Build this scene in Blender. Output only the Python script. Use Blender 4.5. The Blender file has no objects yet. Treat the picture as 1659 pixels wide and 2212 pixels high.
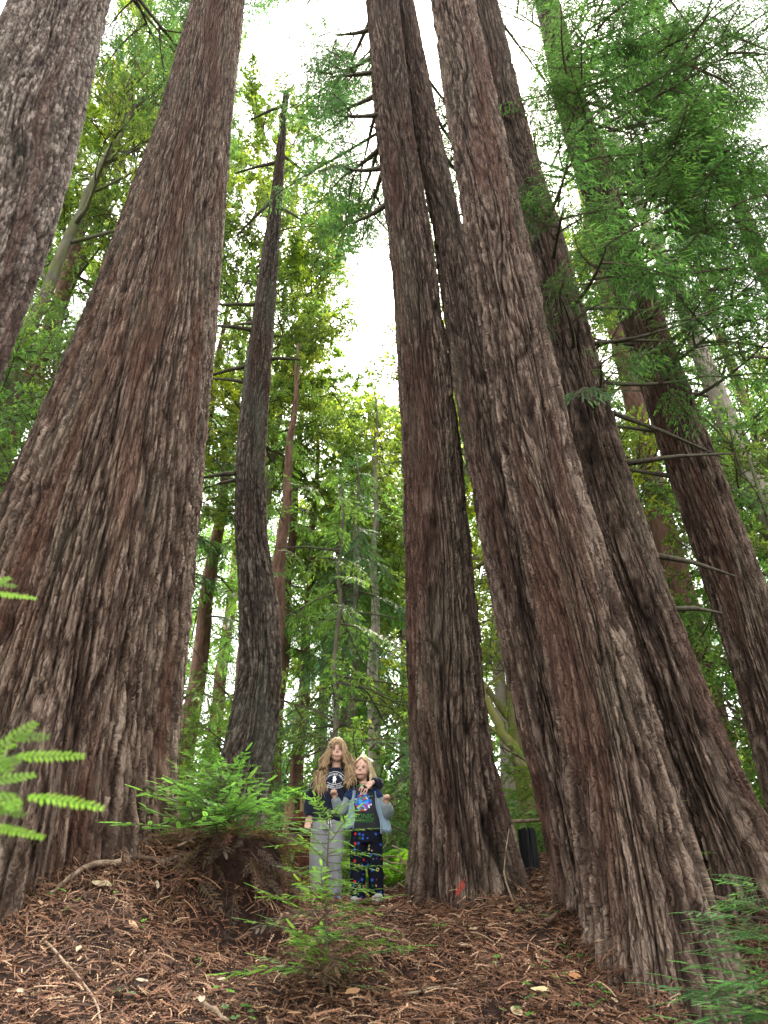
import bpy, bmesh, math, random
import numpy as np
from mathutils import Vector, Matrix, Euler
from mathutils.bvhtree import BVHTree

# ------------------------------------------------------------------ camera, sky, sun, exposure
SC = bpy.context.scene
COL = SC.collection
R = math.radians
cam_data = bpy.data.cameras.new('camera')
cam_data.sensor_fit = 'VERTICAL'
cam_data.sensor_height = 36.0
cam_data.lens = 36.0 * 1600.0 / 2212.0
cam_data.clip_start = 0.05
cam_data.clip_end = 600
cam_data.dof.use_dof = True
cam_data.dof.focus_distance = 6.8
cam_data.dof.aperture_fstop = 8.0
cam = bpy.data.objects.new('camera', cam_data)
COL.objects.link(cam)
cam.location = (0, 0, 1.5)
cam.rotation_euler = (R(90 + 33), 0, 0)
SC.camera = cam

SUN_EL, SUN_AZ = R(60), R(12)          # azimuth measured from +Y (view direction) towards +X
world = bpy.data.worlds.new('World')
SC.world = world
world.use_nodes = True
wn = world.node_tree
wn.nodes.clear()
sky = wn.nodes.new('ShaderNodeTexSky')
sky.sky_type = 'NISHITA'
sky.sun_disc = False
sky.sun_elevation = SUN_EL
sky.sun_rotation = SUN_AZ
sky.air_density = 1.0
sky.dust_density = 4.0
sky.ozone_density = 1.0
cloud = wn.nodes.new('ShaderNodeMix')     # thin bright overcast: most of the blue is veiled
cloud.data_type = 'RGBA'
cloud.inputs[0].default_value = 0.75
cloud.inputs[7].default_value = (7.9, 7.7, 7.4, 1)
wn.links.new(sky.outputs[0], cloud.inputs[6])
bg = wn.nodes.new('ShaderNodeBackground')
bg.inputs[1].default_value = 0.15
wo = wn.nodes.new('ShaderNodeOutputWorld')
wn.links.new(cloud.outputs[2], bg.inputs[0])
wn.links.new(bg.outputs[0], wo.inputs[0])

sun_data = bpy.data.lights.new('sun', 'SUN')
sun_data.energy = 2.5
sun_data.angle = R(10)
sun_data.color = (1.0, 0.94, 0.82)
sun = bpy.data.objects.new('sun', sun_data)
COL.objects.link(sun)
sd = Vector((math.sin(SUN_AZ) * math.cos(SUN_EL), math.cos(SUN_AZ) * math.cos(SUN_EL), math.sin(SUN_EL)))
sun.rotation_euler = (-sd).to_track_quat('-Z', 'Y').to_euler()

SC.view_settings.view_transform = 'Standard'
SC.view_settings.look = 'None'
SC.view_settings.gamma = 1.0
SC.view_settings.use_curve_mapping = False
SC.view_settings.exposure = 2.55
SC.cycles.max_bounces = 6
SC.cycles.diffuse_bounces = 3
SC.cycles.transmission_bounces = 4
SC.cycles.sample_clamp_indirect = 6

RNG = random.Random(11)
NR = np.random.RandomState(5)

# ------------------------------------------------------------------ object helpers
def link(o, parent=None):
    COL.objects.link(o)
    if parent is not None:
        o.parent = parent
    return o

def tag(o, label=None, category=None, group=None, kind=None):
    if label: o['label'] = label
    if category: o['category'] = category
    if group: o['group'] = group
    if kind: o['kind'] = kind
    return o

def empty(name, loc=(0, 0, 0), rz=0.0):
    o = bpy.data.objects.new(name, None)
    o.empty_display_size = 0.2
    o.location = loc
    o.rotation_euler = (0, 0, rz)
    return link(o)

def np_mesh(name, verts, faces, mat=None, smooth=True, uv=None, cols=None, midx=None):
    """verts (n,3), faces (m,k) with one k; uv per vertex, cols = {name: (n,4)} per vertex"""
    verts = np.asarray(verts, dtype=np.float32)
    faces = np.asarray(faces, dtype=np.int32)
    me = bpy.data.meshes.new(name)
    n, (m, k) = len(verts), faces.shape
    me.vertices.add(n); me.vertices.foreach_set('co', verts.ravel())
    me.loops.add(m * k); me.loops.foreach_set('vertex_index', faces.ravel())
    me.polygons.add(m)
    me.polygons.foreach_set('loop_start', np.arange(0, m * k, k, dtype=np.int32))
    me.polygons.foreach_set('loop_total', np.full(m, k, dtype=np.int32))
    if smooth:
        me.polygons.foreach_set('use_smooth', np.ones(m, dtype=bool))
    mats = mat if isinstance(mat, (list, tuple)) else [mat]
    for mm in mats:
        if mm: me.materials.append(mm)
    if midx is not None:
        me.polygons.foreach_set('material_index', np.asarray(midx, dtype=np.int32))
    if uv is not None:
        l = me.uv_layers.new(name='UVMap')
        l.data.foreach_set('uv', np.asarray(uv, dtype=np.float32)[faces.ravel()].ravel())
    if cols:
        for nm, c in cols.items():
            a = me.color_attributes.new(nm, 'FLOAT_COLOR', 'POINT')
            a.data.foreach_set('color', np.asarray(c, dtype=np.float32).ravel())
    me.update(calc_edges=True)
    return me

class MB:
    """collects triangles/quads with a material index and a per-vertex tint"""
    def __init__(self):
        self.v, self.f, self.mi, self.t = [], [], [], []
    def add(self, vs, fs, mi=0, tint=0.5):
        o = len(self.v)
        self.v.extend(vs)
        self.t.extend([tint] * len(vs))
        for f in fs:
            self.f.append(tuple(i + o for i in f)); self.mi.append(mi)
    def tube(self, pts, rad, n=5, mi=0, tint=0.5, cap=True, rough=0.0, rng=None):
        pts = [Vector(p) for p in pts]
        vs, fs = [], []
        up = Vector((0.13, 0.21, 0.97))
        for i, p in enumerate(pts):
            d = (pts[min(i + 1, len(pts) - 1)] - pts[max(i - 1, 0)])
            if d.length < 1e-9: d = Vector((0, 0, 1))
            d.normalize()
            a = d.cross(up)
            if a.length < 0.1: a = d.cross(Vector((1, 0, 0)))
            a.normalize(); b = d.cross(a)
            r = rad[i] if hasattr(rad, '__len__') else rad
            for k in range(n):
                t = 2 * math.pi * k / n
                rr = r * (1 + (rng.uniform(-rough, rough) if rng else 0))
                vs.append(p + a * (math.cos(t) * rr) + b * (math.sin(t) * rr))
        for i in range(len(pts) - 1):
            for k in range(n):
                k2 = (k + 1) % n
                fs.append((i * n + k, i * n + k2, (i + 1) * n + k2, (i + 1) * n + k))
        if cap:
            fs.append(tuple(range(n - 1, -1, -1)))
            fs.append(tuple((len(pts) - 1) * n + k for k in range(n)))
        self.add(vs, fs, mi, tint)
    def mesh(self, name, mats, smooth=True):
        me = bpy.data.meshes.new(name)
        me.from_pydata([tuple(p) for p in self.v], [], self.f)
        for m in (mats if isinstance(mats, (list, tuple)) else [mats]):
            me.materials.append(m)
        me.polygons.foreach_set('material_index', self.mi)
        me.polygons.foreach_set('use_smooth', [smooth] * len(self.f))
        a = me.color_attributes.new('tint', 'FLOAT_COLOR', 'POINT')
        a.data.foreach_set('color', np.repeat(np.array(self.t, dtype=np.float32)[:, None], 4, 1).ravel())
        me.update()
        return me
    def obj(self, name, mats, parent=None, smooth=True):
        return link(bpy.data.objects.new(name, self.mesh(name, mats, smooth)), parent)

def smooth01(x):
    x = np.clip(x, 0, 1)
    return x * x * (3 - 2 * x)

# ------------------------------------------------------------------ numpy noise
_P = np.random.RandomState(77).permutation(4096).astype(np.int64)
_G = np.random.RandomState(78).normal(size=(4096, 3)); _G /= np.linalg.norm(_G, axis=1)[:, None]
_H = np.random.RandomState(79).rand(4096)
def _h3(i, j, k):
    return _P[(_P[(_P[i & 4095] + j) & 4095] + k) & 4095]
def noise3(x, y, z):
    i, j, k = np.floor(x).astype(np.int64), np.floor(y).astype(np.int64), np.floor(z).astype(np.int64)
    fx, fy, fz = x - i, y - j, z - k
    u, v, w = fx*fx*fx*(fx*(fx*6-15)+10), fy*fy*fy*(fy*(fy*6-15)+10), fz*fz*fz*(fz*(fz*6-15)+10)
    def g(a, b, c):
        G = _G[_h3(i + a, j + b, k + c)]
        return G[..., 0]*(fx-a) + G[..., 1]*(fy-b) + G[..., 2]*(fz-c)
    def lerp(a, b, t): return a + (b - a) * t
    return lerp(lerp(lerp(g(0,0,0), g(1,0,0), u), lerp(g(0,1,0), g(1,1,0), u), v),
                lerp(lerp(g(0,0,1), g(1,0,1), u), lerp(g(0,1,1), g(1,1,1), u), v), w) * 1.6
def fbm(x, y, z, o=3):
    s, a, f = 0, 1.0, 1.0
    for q in range(o):
        s = s + a * noise3(x * f + 17 * q, y * f, z * f + 5 * q); a *= .5; f *= 2.03
    return s
def plates(u, v, n_around, seed):
    """cells on a cylinder: u in [0,1) around, v in cell lengths -> F1, F2, cell random, dv from centre"""
    U = u * n_around
    iu, iv = np.floor(U).astype(np.int64), np.floor(v).astype(np.int64)
    f1 = np.full(U.shape, 9.0); f2 = np.full(U.shape, 9.0); rnd = np.zeros(U.shape); dv = np.zeros(U.shape)
    for a in (-1, 0, 1):
        for b in (-1, 0, 1):
            ci, cj = (iu + a), iv + b
            h = _h3(ci % n_around, cj, np.full_like(cj, seed))
            px = ci + _H[h]; py = cj + _H[(h * 7 + 13) & 4095]
            dx, dy = U - px, v - py
            d = np.sqrt(dx * dx + dy * dy)
            new = d < f1
            f2 = np.where(new, f1, np.minimum(f2, d))
            rnd = np.where(new, _H[(h * 3 + 101) & 4095], rnd)
            dv = np.where(new, dy, dv)
            f1 = np.where(new, d, f1)
    return f1, f2, rnd, dv
# ------------------------------------------------------------------ materials
def new_mat(name):
    m = bpy.data.materials.new(name)
    m.use_nodes = True
    nt = m.node_tree
    nt.nodes.clear()
    out = nt.nodes.new('ShaderNodeOutputMaterial')
    return m, nt, out
def N(nt, t, **kw):
    n = nt.nodes.new('ShaderNode' + t)
    for k, v in kw.items(): setattr(n, k, v)
    return n
def ramp(nt, src, stops):
    r = N(nt, 'ValToRGB')
    e = r.color_ramp.elements
    while len(e) < len(stops): e.new(0.5)
    for el, (p, c) in zip(e, stops):
        el.position = p; el.color = (*c, 1)
    nt.links.new(src, r.inputs[0])
    return r.outputs[0]
def mixc(nt, fac, a, b, mode='MIX'):
    m = N(nt, 'Mix', data_type='RGBA', blend_type=mode)
    for i, s in ((0, fac), (6, a), (7, b)):
        if hasattr(s, 'is_linked'): nt.links.new(s, m.inputs[i])
        elif i == 0: m.inputs[0].default_value = s
        else: m.inputs[i].default_value = (*s, 1)
    return m.outputs[2]
def mth(nt, op, a, b=None, c=None, clamp=False):
    m = N(nt, 'Math', operation=op, use_clamp=clamp)
    for i, s in enumerate((a, b, c)):
        if s is None: continue
        if hasattr(s, 'is_linked'): nt.links.new(s, m.inputs[i])
        else: m.inputs[i].default_value = s
    return m.outputs[0]
def mapping(nt, src, scale=(1, 1, 1), loc=(0, 0, 0)):
    m = N(nt, 'Mapping')
    m.inputs['Scale'].default_value = scale
    m.inputs['Location'].default_value = loc
    nt.links.new(src, m.inputs[0])
    return m.outputs[0]
def noise(nt, vec, scale, detail=3, rough=.55, dist=0.0):
    n = N(nt, 'TexNoise')
    n.inputs['Scale'].default_value = scale
    n.inputs['Detail'].default_value = detail
    n.inputs['Roughness'].default_value = rough
    n.inputs['Distortion'].default_value = dist
    nt.links.new(vec, n.inputs['Vector'])
    return n.outputs[0]
def principled(nt, out, col, rough=.8, spec=.25, normal=None):
    p = N(nt, 'BsdfPrincipled')
    if hasattr(col, 'is_linked'): nt.links.new(col, p.inputs['Base Color'])
    else: p.inputs['Base Color'].default_value = (*col, 1)
    if hasattr(rough, 'is_linked'): nt.links.new(rough, p.inputs['Roughness'])
    else: p.inputs['Roughness'].default_value = rough
    p.inputs['Specular IOR Level'].default_value = spec
    if normal is not None: nt.links.new(normal, p.inputs['Normal'])
    if out is not None: nt.links.new(p.outputs[0], out.inputs[0])
    return p
def bump(nt, h, strength, dist):
    b = N(nt, 'Bump')
    b.inputs['Strength'].default_value = strength
    b.inputs['Distance'].default_value = dist
    nt.links.new(h, b.inputs['Height'])
    return b.outputs[0]

def bark_mat(name, furrow_shade, ridge, pale, red, lichen=0.0, lich_col=(.20, .21, .15), flake=(34, 8)):
    """fresh red-brown fibre, darkened with painted crevice shade, in the furrows and between flakes, weathered grey plates outside"""
    m, nt, out = new_mat(name)
    at = N(nt, 'VertexColor', layer_name='bark')
    sp = N(nt, 'SeparateColor'); nt.links.new(at.outputs[0], sp.inputs[0])
    h, cell, patch = sp.outputs[0], sp.outputs[1], sp.outputs[2]
    uv = N(nt, 'UVMap', uv_map='UVMap').outputs[0]
    wn1 = N(nt, 'TexNoise'); wn1.inputs['Scale'].default_value = 11; wn1.inputs['Detail'].default_value = 2.5; wn1.inputs['Roughness'].default_value = .7
    nt.links.new(uv, wn1.inputs[0])
    wuv = mixc(nt, .055, uv, wn1.outputs[1], 'LINEAR_LIGHT')
    vo = N(nt, 'TexVoronoi', feature='F1', distance='MINKOWSKI', voronoi_dimensions='2D'); vo.inputs['Scale'].default_value = 1.0; vo.inputs['Exponent'].default_value = 1.4
    nt.links.new(mapping(nt, wuv, (flake[0], flake[1], 1)), vo.inputs['Vector'])
    fs = N(nt, 'SeparateColor'); nt.links.new(vo.outputs['Color'], fs.inputs[0])
    fib = noise(nt, mapping(nt, wuv, (130, 11, 1)), 1.0, 2, .7)
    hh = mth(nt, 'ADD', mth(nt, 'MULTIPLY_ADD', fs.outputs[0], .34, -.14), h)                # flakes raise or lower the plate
    c = ramp(nt, hh, [(.12, furrow_shade), (.40, tuple(a * .5 + b * .5 for a, b in zip(furrow_shade, ridge))), (.68, ridge), (1.05 if False else 1.0, pale)])  # low bark painted darker, standing in for shade in the furrows
    v1 = mth(nt, 'MULTIPLY_ADD', cell, .45, .78)
    v2 = mth(nt, 'MULTIPLY_ADD', fs.outputs[1], .45, .78)
    v3 = mth(nt, 'MULTIPLY_ADD', fib, 1.5, .25)
    val = mth(nt, 'MULTIPLY', mth(nt, 'MULTIPLY', v1, v2), v3)
    cv = N(nt, 'CombineColor')
    for i in range(3): nt.links.new(val, cv.inputs[i])
    rf = ramp(nt, patch, [(.60, (0, 0, 0)), (.80, (1, 1, 1))])
    c = mixc(nt, mth(nt, 'MULTIPLY', rf, .6), c, red)
    crack_shade = ramp(nt, vo.outputs['Distance'], [(.50, (0, 0, 0)), (.78, (1, 1, 1))])
    c = mixc(nt, mth(nt, 'MULTIPLY', crack_shade, .7), c, tuple(v * 1.2 for v in furrow_shade))  # flake gaps: inner bark colour, with crack shade painted in
    c = mixc(nt, 1.0, c, cv.outputs[0], 'MULTIPLY')
    if lichen > 0:
        lf = ramp(nt, mth(nt, 'MULTIPLY_ADD', at.outputs[1], 1.0, mth(nt, 'MULTIPLY_ADD', fib, .3, -.15)), [(.60, (0, 0, 0)), (.80, (1, 1, 1))])
        c = mixc(nt, mth(nt, 'MULTIPLY', lf, lichen), c, lich_col)
    bh = mth(nt, 'ADD', mth(nt, 'MULTIPLY', fs.outputs[0], .8), mth(nt, 'SUBTRACT', mth(nt, 'MULTIPLY', fib, .5), mth(nt, 'MULTIPLY', vo.outputs['Distance'], .9)))
    principled(nt, out, c, .9, .12, bump(nt, bh, 1.0, .020))
    return m

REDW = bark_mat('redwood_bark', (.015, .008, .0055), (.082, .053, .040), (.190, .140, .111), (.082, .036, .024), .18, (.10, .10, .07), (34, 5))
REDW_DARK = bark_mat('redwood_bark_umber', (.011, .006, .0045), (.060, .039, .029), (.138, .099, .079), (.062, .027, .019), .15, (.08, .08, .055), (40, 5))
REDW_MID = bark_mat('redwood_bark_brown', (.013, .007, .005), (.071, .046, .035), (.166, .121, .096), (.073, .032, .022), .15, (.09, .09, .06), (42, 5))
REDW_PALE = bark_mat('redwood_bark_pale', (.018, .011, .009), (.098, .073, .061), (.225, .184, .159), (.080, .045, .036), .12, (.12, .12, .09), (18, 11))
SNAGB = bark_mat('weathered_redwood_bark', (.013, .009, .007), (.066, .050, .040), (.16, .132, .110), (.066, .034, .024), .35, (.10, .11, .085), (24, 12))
def simple_bark(name, dark, light, moss=None, scale=1.0, mossf=.5):
    m, nt, out = new_mat(name)
    tc = N(nt, 'TexCoord').outputs['Object']
    n1 = noise(nt, mapping(nt, tc, (9 * scale, 9 * scale, 2.2 * scale)), 1.0, 6, .65, .5)
    n2 = noise(nt, tc, 2.3 * scale, 5, .6)
    c = ramp(nt, n1, [(.3, dark), (.68, light)])
    if moss:
        c = mixc(nt, mth(nt, 'MULTIPLY', ramp(nt, n2, [(.40, (0, 0, 0)), (.6, (1, 1, 1))]), mossf), c, moss)
    principled(nt, out, c, .9, .15, bump(nt, n1, .9, .02))
    return m
FARB = simple_bark('far_redwood_bark', (.07, .036, .027), (.24, .14, .105), None, 1.6)
TAN_BARK = simple_bark('tanoak_bark', (.055, .050, .036), (.15, .14, .105), (.10, .11, .03), 1.0, .7)
MOSS_BARK = simple_bark('mossy_bark', (.13, .12, .06), (.28, .25, .13), (.16, .17, .03), 1.6, .85)
PALE_BARK = simple_bark('pale_bark', (.20, .16, .135), (.42, .36, .32), (.24, .25, .17), 1.4, .35)
FIR_BARK = simple_bark('fir_bark', (.09, .07, .058), (.22, .185, .155), (.17, .18, .12), 1.2, .4)
LIMB = simple_bark('limb_bark', (.050, .040, .032), (.125, .105, .085), (.10, .11, .06), 3.0, .35)
TWIG = simple_bark('twig_bark', (.06, .045, .032), (.14, .105, .075), None, 6.0)
DEADW = simple_bark('dead_wood', (.13, .10, .075), (.36, .29, .22), None, 3.0)

def leaf_mat(name, trans=.45, gloss=.35, rough=.45, tcol=(1.45, 1.55, .8)):
    """object colour = the tree's own leaf colour; 'tint' varies it leaf by leaf"""
    m, nt, out = new_mat(name)
    oi = N(nt, 'ObjectInfo')
    at = N(nt, 'VertexColor', layer_name='tint').outputs[0]
    v = mth(nt, 'MULTIPLY_ADD', at, 1.1, .5)
    rv = mth(nt, 'MULTIPLY_ADD', oi.outputs['Random'], .35, .82)
    val = mth(nt, 'MULTIPLY', v, rv)
    cv = N(nt, 'CombineColor')
    for i in range(3): nt.links.new(val, cv.inputs[i])
    c = mixc(nt, 1.0, oi.outputs['Color'], cv.outputs[0], 'MULTIPLY')
    # young leaves turn yellower
    c = mixc(nt, ramp(nt, at, [(.72, (0, 0, 0)), (1.0, (.55, .55, .55))]), c, mixc(nt, 1.0, c, (1.7, 1.35, .7), 'MULTIPLY'))
    p = principled(nt, None, c, rough, gloss)
    t = N(nt, 'BsdfTranslucent')
    nt.links.new(mixc(nt, 1.0, c, tcol, 'MULTIPLY'), t.inputs[0])
    mx = N(nt, 'MixShader'); mx.inputs[0].default_value = trans
    nt.links.new(p.outputs[0], mx.inputs[1]); nt.links.new(t.outputs[0], mx.inputs[2])
    nt.links.new(mx.outputs[0], out.inputs[0])
    return m
NEEDLE = leaf_mat('needle_leaf', .5, .3, .5)
BROAD = leaf_mat('broad_leaf', .55, .4, .4)
DRYLEAF = leaf_mat('dry_leaf', .25, .2, .7, (1.1, 1, .9))

def ground_mat():
    m, nt, out = new_mat('duff_soil')
    tc = N(nt, 'TexCoord').outputs['Object']
    n1 = noise(nt, tc, 26, 6, .7)
    n2 = noise(nt, tc, 3.0, 4, .6)
    c = ramp(nt, n1, [(.3, (.010, .006, .005)), (.5, (.026, .014, .011)), (.72, (.060, .034, .026))])
    c = mixc(nt, mth(nt, 'MULTIPLY', n2, .4), c, (.036, .019, .014))
    sx = N(nt, 'SeparateXYZ'); nt.links.new(tc, sx.inputs[0])
    far = mth(nt, 'ADD', mth(nt, 'MULTIPLY_ADD', sx.outputs[1], .16, -1.5), n2, clamp=True)     # moss and low herbs cover the ground behind the bank
    c = mixc(nt, far, c, mixc(nt, n1, (.02, .035, .010), (.06, .10, .022)))
    principled(nt, out, c, .95, .1, bump(nt, n1, 1.0, .03))
    return m
SOIL = ground_mat()
# ------------------------------------------------------------------ the ground
_GY = [-60, -5, 0, 2, 4, 5, 6, 7, 9, 14, 24, 40, 90, 300]
_GZ = [-22, -1.6, 0, .66, 1.40, 1.72, 1.94, 2.12, 2.42, 2.9, 4.6, 9, 22, 60]
_BUMPS = [(-2.0, 5.7, .40, .85), (-3.6, 6.2, .3, 1.2), (1.5, 7.7, .34, .7), (1.2, 5.9, .10, .5), (-1.1, 5.75, .20, .36),
          (-.45, 4.6, -.05, .5), (2.4, 4.8, -.10, .6), (.6, 5.2, .03, .5), (1.75, 4.30, -.26, .42)]
def ground(x, y):
    x = np.asarray(x, dtype=float); y = np.asarray(y, dtype=float)
    z = np.interp(y, _GY, _GZ)
    z = .5 * z + .25 * np.interp(y - .6, _GY, _GZ) + .25 * np.interp(y + .6, _GY, _GZ)
    for bx, by, h, s in _BUMPS:
        z = z + h * np.exp(-((x - bx) ** 2 + (y - by) ** 2) / (2 * s * s))
    near = np.exp(-(y / 40) ** 2 - (x / 40) ** 2)
    z = z + near * (.05 * noise3(x * 1.3, y * 1.3, 0 * x) + .028 * noise3(x * 3.7, y * 3.7, 0 * x + 4) + .012 * noise3(x * 11, y * 11, 0 * x + 9))
    # a small undercut bank left of the path
    e = (y - 5.22 - .10 * np.sin(x * 5)) / .16
    w = np.exp(-((x + 1.02) / .46) ** 4)
    z = z + w * (-.20 * np.exp(-np.clip(-e, 0, 9) ** 2 / 12) * (1 / (1 + np.exp(e * 4))))
    return z
def gz(x, y): return float(ground(x, y))

def axis_steps(lo, hi, far, d0):
    inner = np.arange(lo, hi, d0)
    a, s = [hi], d0
    while a[-1] < far: s *= 1.25; a.append(a[-1] + s)
    b, s = [lo], d0
    while b[-1] > -far: s *= 1.25; b.append(b[-1] - s)
    return np.concatenate([np.array(b[:0:-1]), inner, np.array(a)])
gx, gy = axis_steps(-3.6, 3.6, 160, .04), axis_steps(3.2, 8.2, 260, .04)
GX, GY = np.meshgrid(gx, gy)
GZ = ground(GX, GY)
nx, ny = len(gx), len(gy)
idx = np.arange(nx * ny).reshape(ny, nx)
gf = np.stack([idx[:-1, :-1], idx[:-1, 1:], idx[1:, 1:], idx[1:, :-1]], -1).reshape(-1, 4)
go = link(bpy.data.objects.new('ground', np_mesh('ground', np.stack([GX, GY, GZ], -1).reshape(-1, 3), gf, SOIL)))
tag(go, kind='structure')

# ------------------------------------------------------------------ great redwood trunks
def trunk_mesh(name, axis, mat, seed, n_th=300, dz=(.012, .05), z_hi=16.0, z_top=34.0, depth=.024, plate=(.045, .22),
               twist=0.0, lobes=(), flute=.03, top_r=None, sink=1.1, knots=0, zg=None):
    ax = np.array(axis, dtype=float)                       # x, y, z, r  from the base up
    zb = (zg if zg is not None else ax[0, 2]) - sink
    # extend downwards and upwards
    d0 = (ax[1] - ax[0]) / (ax[1, 2] - ax[0, 2])
    low = ax[0].copy(); low[2] = zb; low[:2] = ax[0, :2] - d0[:2] * 0
    rows = [low] + list(ax)
    if z_top > ax[-1, 2] + .5:
        du = (ax[-1] - ax[-3]) / (ax[-1, 2] - ax[-3, 2])
        hi = ax[-1].copy(); dzt = z_top - hi[2]
        hi[:2] += du[:2] * dzt * .6; hi[2] = z_top; hi[3] = top_r if top_r else .08
        rows.append(hi)
    ax = np.array(rows)
    # ring heights: fine near the base, coarser as the view gets oblique
    zs, z = [], zb
    while z < min(z_hi, ax[-1, 2]):
        zs.append(z); z += dz[0] + (dz[1] - dz[0]) * max(0, (z - 2)) / 14
    while z < ax[-1, 2]:
        zs.append(z); z += .35
    zs.append(ax[-1, 2])
    zs = np.array(zs)
    def curve(c):
        y = np.interp(zs, ax[:, 2], ax[:, c])
        k = max(3, int(len(zs) * .012)) | 1                # soften the polyline
        dens = np.linspace(zs[0], zs[-1], 900)
        yd = np.interp(dens, ax[:, 2], ax[:, c])
        kk = np.hanning(41); kk /= kk.sum()
        yd = np.convolve(np.pad(yd, 20, mode='edge'), kk, 'valid')
        return np.interp(zs, dens, yd)
    cx, cy, cr = curve(0), curve(1), curve(3)
    cr = np.maximum(cr - .5 * depth * np.clip(cr / .35, .3, 1), .03)
    phi0 = math.atan2(-ax[0, 1], -ax[0, 0])
    s = np.linspace(-math.pi, math.pi, n_th, endpoint=False)
    th = phi0 + s - .45 * np.sin(s)
    T, Z = np.meshgrid(th, zs)
    rr = cr[:, None] + 0 * T
    z0 = zb + sink
    hgt = np.clip(Z - z0, 0, None)
    for (a, w, amp, hh) in lobes:                          # buttress roots
        d = (T - a + math.pi) % (2 * math.pi) - math.pi
        rr = rr + amp * np.exp(-(d / w) ** 2) * np.exp(-(hgt / hh) ** 1.3)
    rm = float(np.median(cr[: max(3, len(cr) // 2)]))
    tw = T + twist * Z + .10 * noise3(np.cos(T) * 1.5 + seed, np.sin(T) * 1.5, Z * .45) / max(rm, .3)
    X1, Y1 = np.cos(tw) * rm, np.sin(tw) * rm
    fl = noise3(X1 * 3 / max(rm, .4) + seed, Y1 * 3 / max(rm, .4), Z * .12)
    rr = rr + flute * fl * (1 + 1.5 * np.exp(-hgt / 1.2))
    # long furrows between fibrous ridges
    wv = .9 * noise3(X1 * 5 + 3, Y1 * 5 + seed, Z * 1.3)
    n1 = noise3(X1 * 9 + seed, Y1 * 9 + wv * .8, Z * .55)
    n2 = noise3(X1 * 23 + seed * 2, Y1 * 23 + wv * 1.2, Z * .9 + 11)
    n3 = noise3(X1 * 58, Y1 * 58 + seed, Z * 2.2 + 5)
    f1 = smooth01(np.abs(n1) * 6.0); f2 = smooth01(np.abs(n2) * 5.0)
    # shaggy plates, each with its own height and a lifted lower end
    uu = (tw / (2 * math.pi)) % 1.0
    na = max(8, int(round(2 * math.pi * rm / plate[0])))
    jv = Z / plate[1] + 1.3 * noise3(X1 * 11, Y1 * 11, Z * 2 + seed)
    uw = (uu + (.45 / na) * noise3(X1 * 14 + 8, Y1 * 14, Z * 7)) % 1.0
    p1, p2, rnd, dv = plates(uw, jv, na, seed)
    edge = smooth01((p2 - p1) * 6.0)
    pl = edge * (.30 + .70 * rnd) + np.clip(-dv, -.5, .6) * .55 * edge
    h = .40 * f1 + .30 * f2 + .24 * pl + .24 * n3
    patch = .5 + .62 * noise3(X1 * 3.2 + 40, Y1 * 3.2 + seed, Z * .35) + .16 * n2
    lich = .5 + .6 * fbm(X1 * 2.2 + 70, Y1 * 2.2 + seed, Z * .6, 2)
    amp = depth * (.75 + .5 * smooth01((1 - patch) * 1.6))
    rr = rr + (h - .62) * amp * np.clip(cr / rm, .35, 1.15)[:, None]
    krng = random.Random(seed)
    for k in range(knots):
        a, kz, kr = phi0 + krng.uniform(-1.3, 1.3), krng.uniform(z0 + 1.2, z0 + 12), krng.uniform(.03, .07)
        da = ((T - a + math.pi) % (2 * math.pi) - math.pi) * rm
        q = (da ** 2 + (Z - kz) ** 2 * .5) / kr ** 2
        rr = rr + np.exp(-q * .35) * .022 - np.exp(-q * 1.6) * .07
    P = np.stack([cx[:, None] + np.cos(T) * rr, cy[:, None] + np.sin(T) * rr, Z], -1)
    # tie the colour to plate, height and streak
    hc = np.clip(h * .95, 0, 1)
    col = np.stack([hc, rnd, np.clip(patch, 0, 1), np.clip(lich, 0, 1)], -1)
    uv = np.stack([(s[None, :] * rm + twist * Z * rm), Z], -1)
    nzr = len(zs)
    ii = np.arange(nzr * n_th).reshape(nzr, n_th)
    jj = np.roll(ii, -1, axis=1)
    faces = np.stack([ii[:-1], jj[:-1], jj[1:], ii[1:]], -1).reshape(-1, 4)
    verts = P.reshape(-1, 3)
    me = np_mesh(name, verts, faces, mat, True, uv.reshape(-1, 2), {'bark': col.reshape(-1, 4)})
    return me, (lambda zz: (float(np.interp(zz, zs, cx)), float(np.interp(zz, zs, cy)), float(np.interp(zz, zs, cr))))

def redwood(label, axis, mat, seed, group='great redwoods of the grove', **kw):
    base = axis[0]
    g = gz(base[0], base[1])
    t = empty('redwood_tree', (base[0], base[1], g))
    tag(t, label, 'tree', group)
    ax = [(x - base[0], y - base[1], z - g, r) for x, y, z, r in axis]
    # noise is evaluated in local space; facing angle needs the world base
    me, fn = trunk_mesh('trunk', axis, mat, seed, zg=min(g, base[2]), **kw)
    o = link(bpy.data.objects.new('trunk', me), t)
    o.location = (-base[0], -base[1], -g)
    return t, fn

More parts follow.
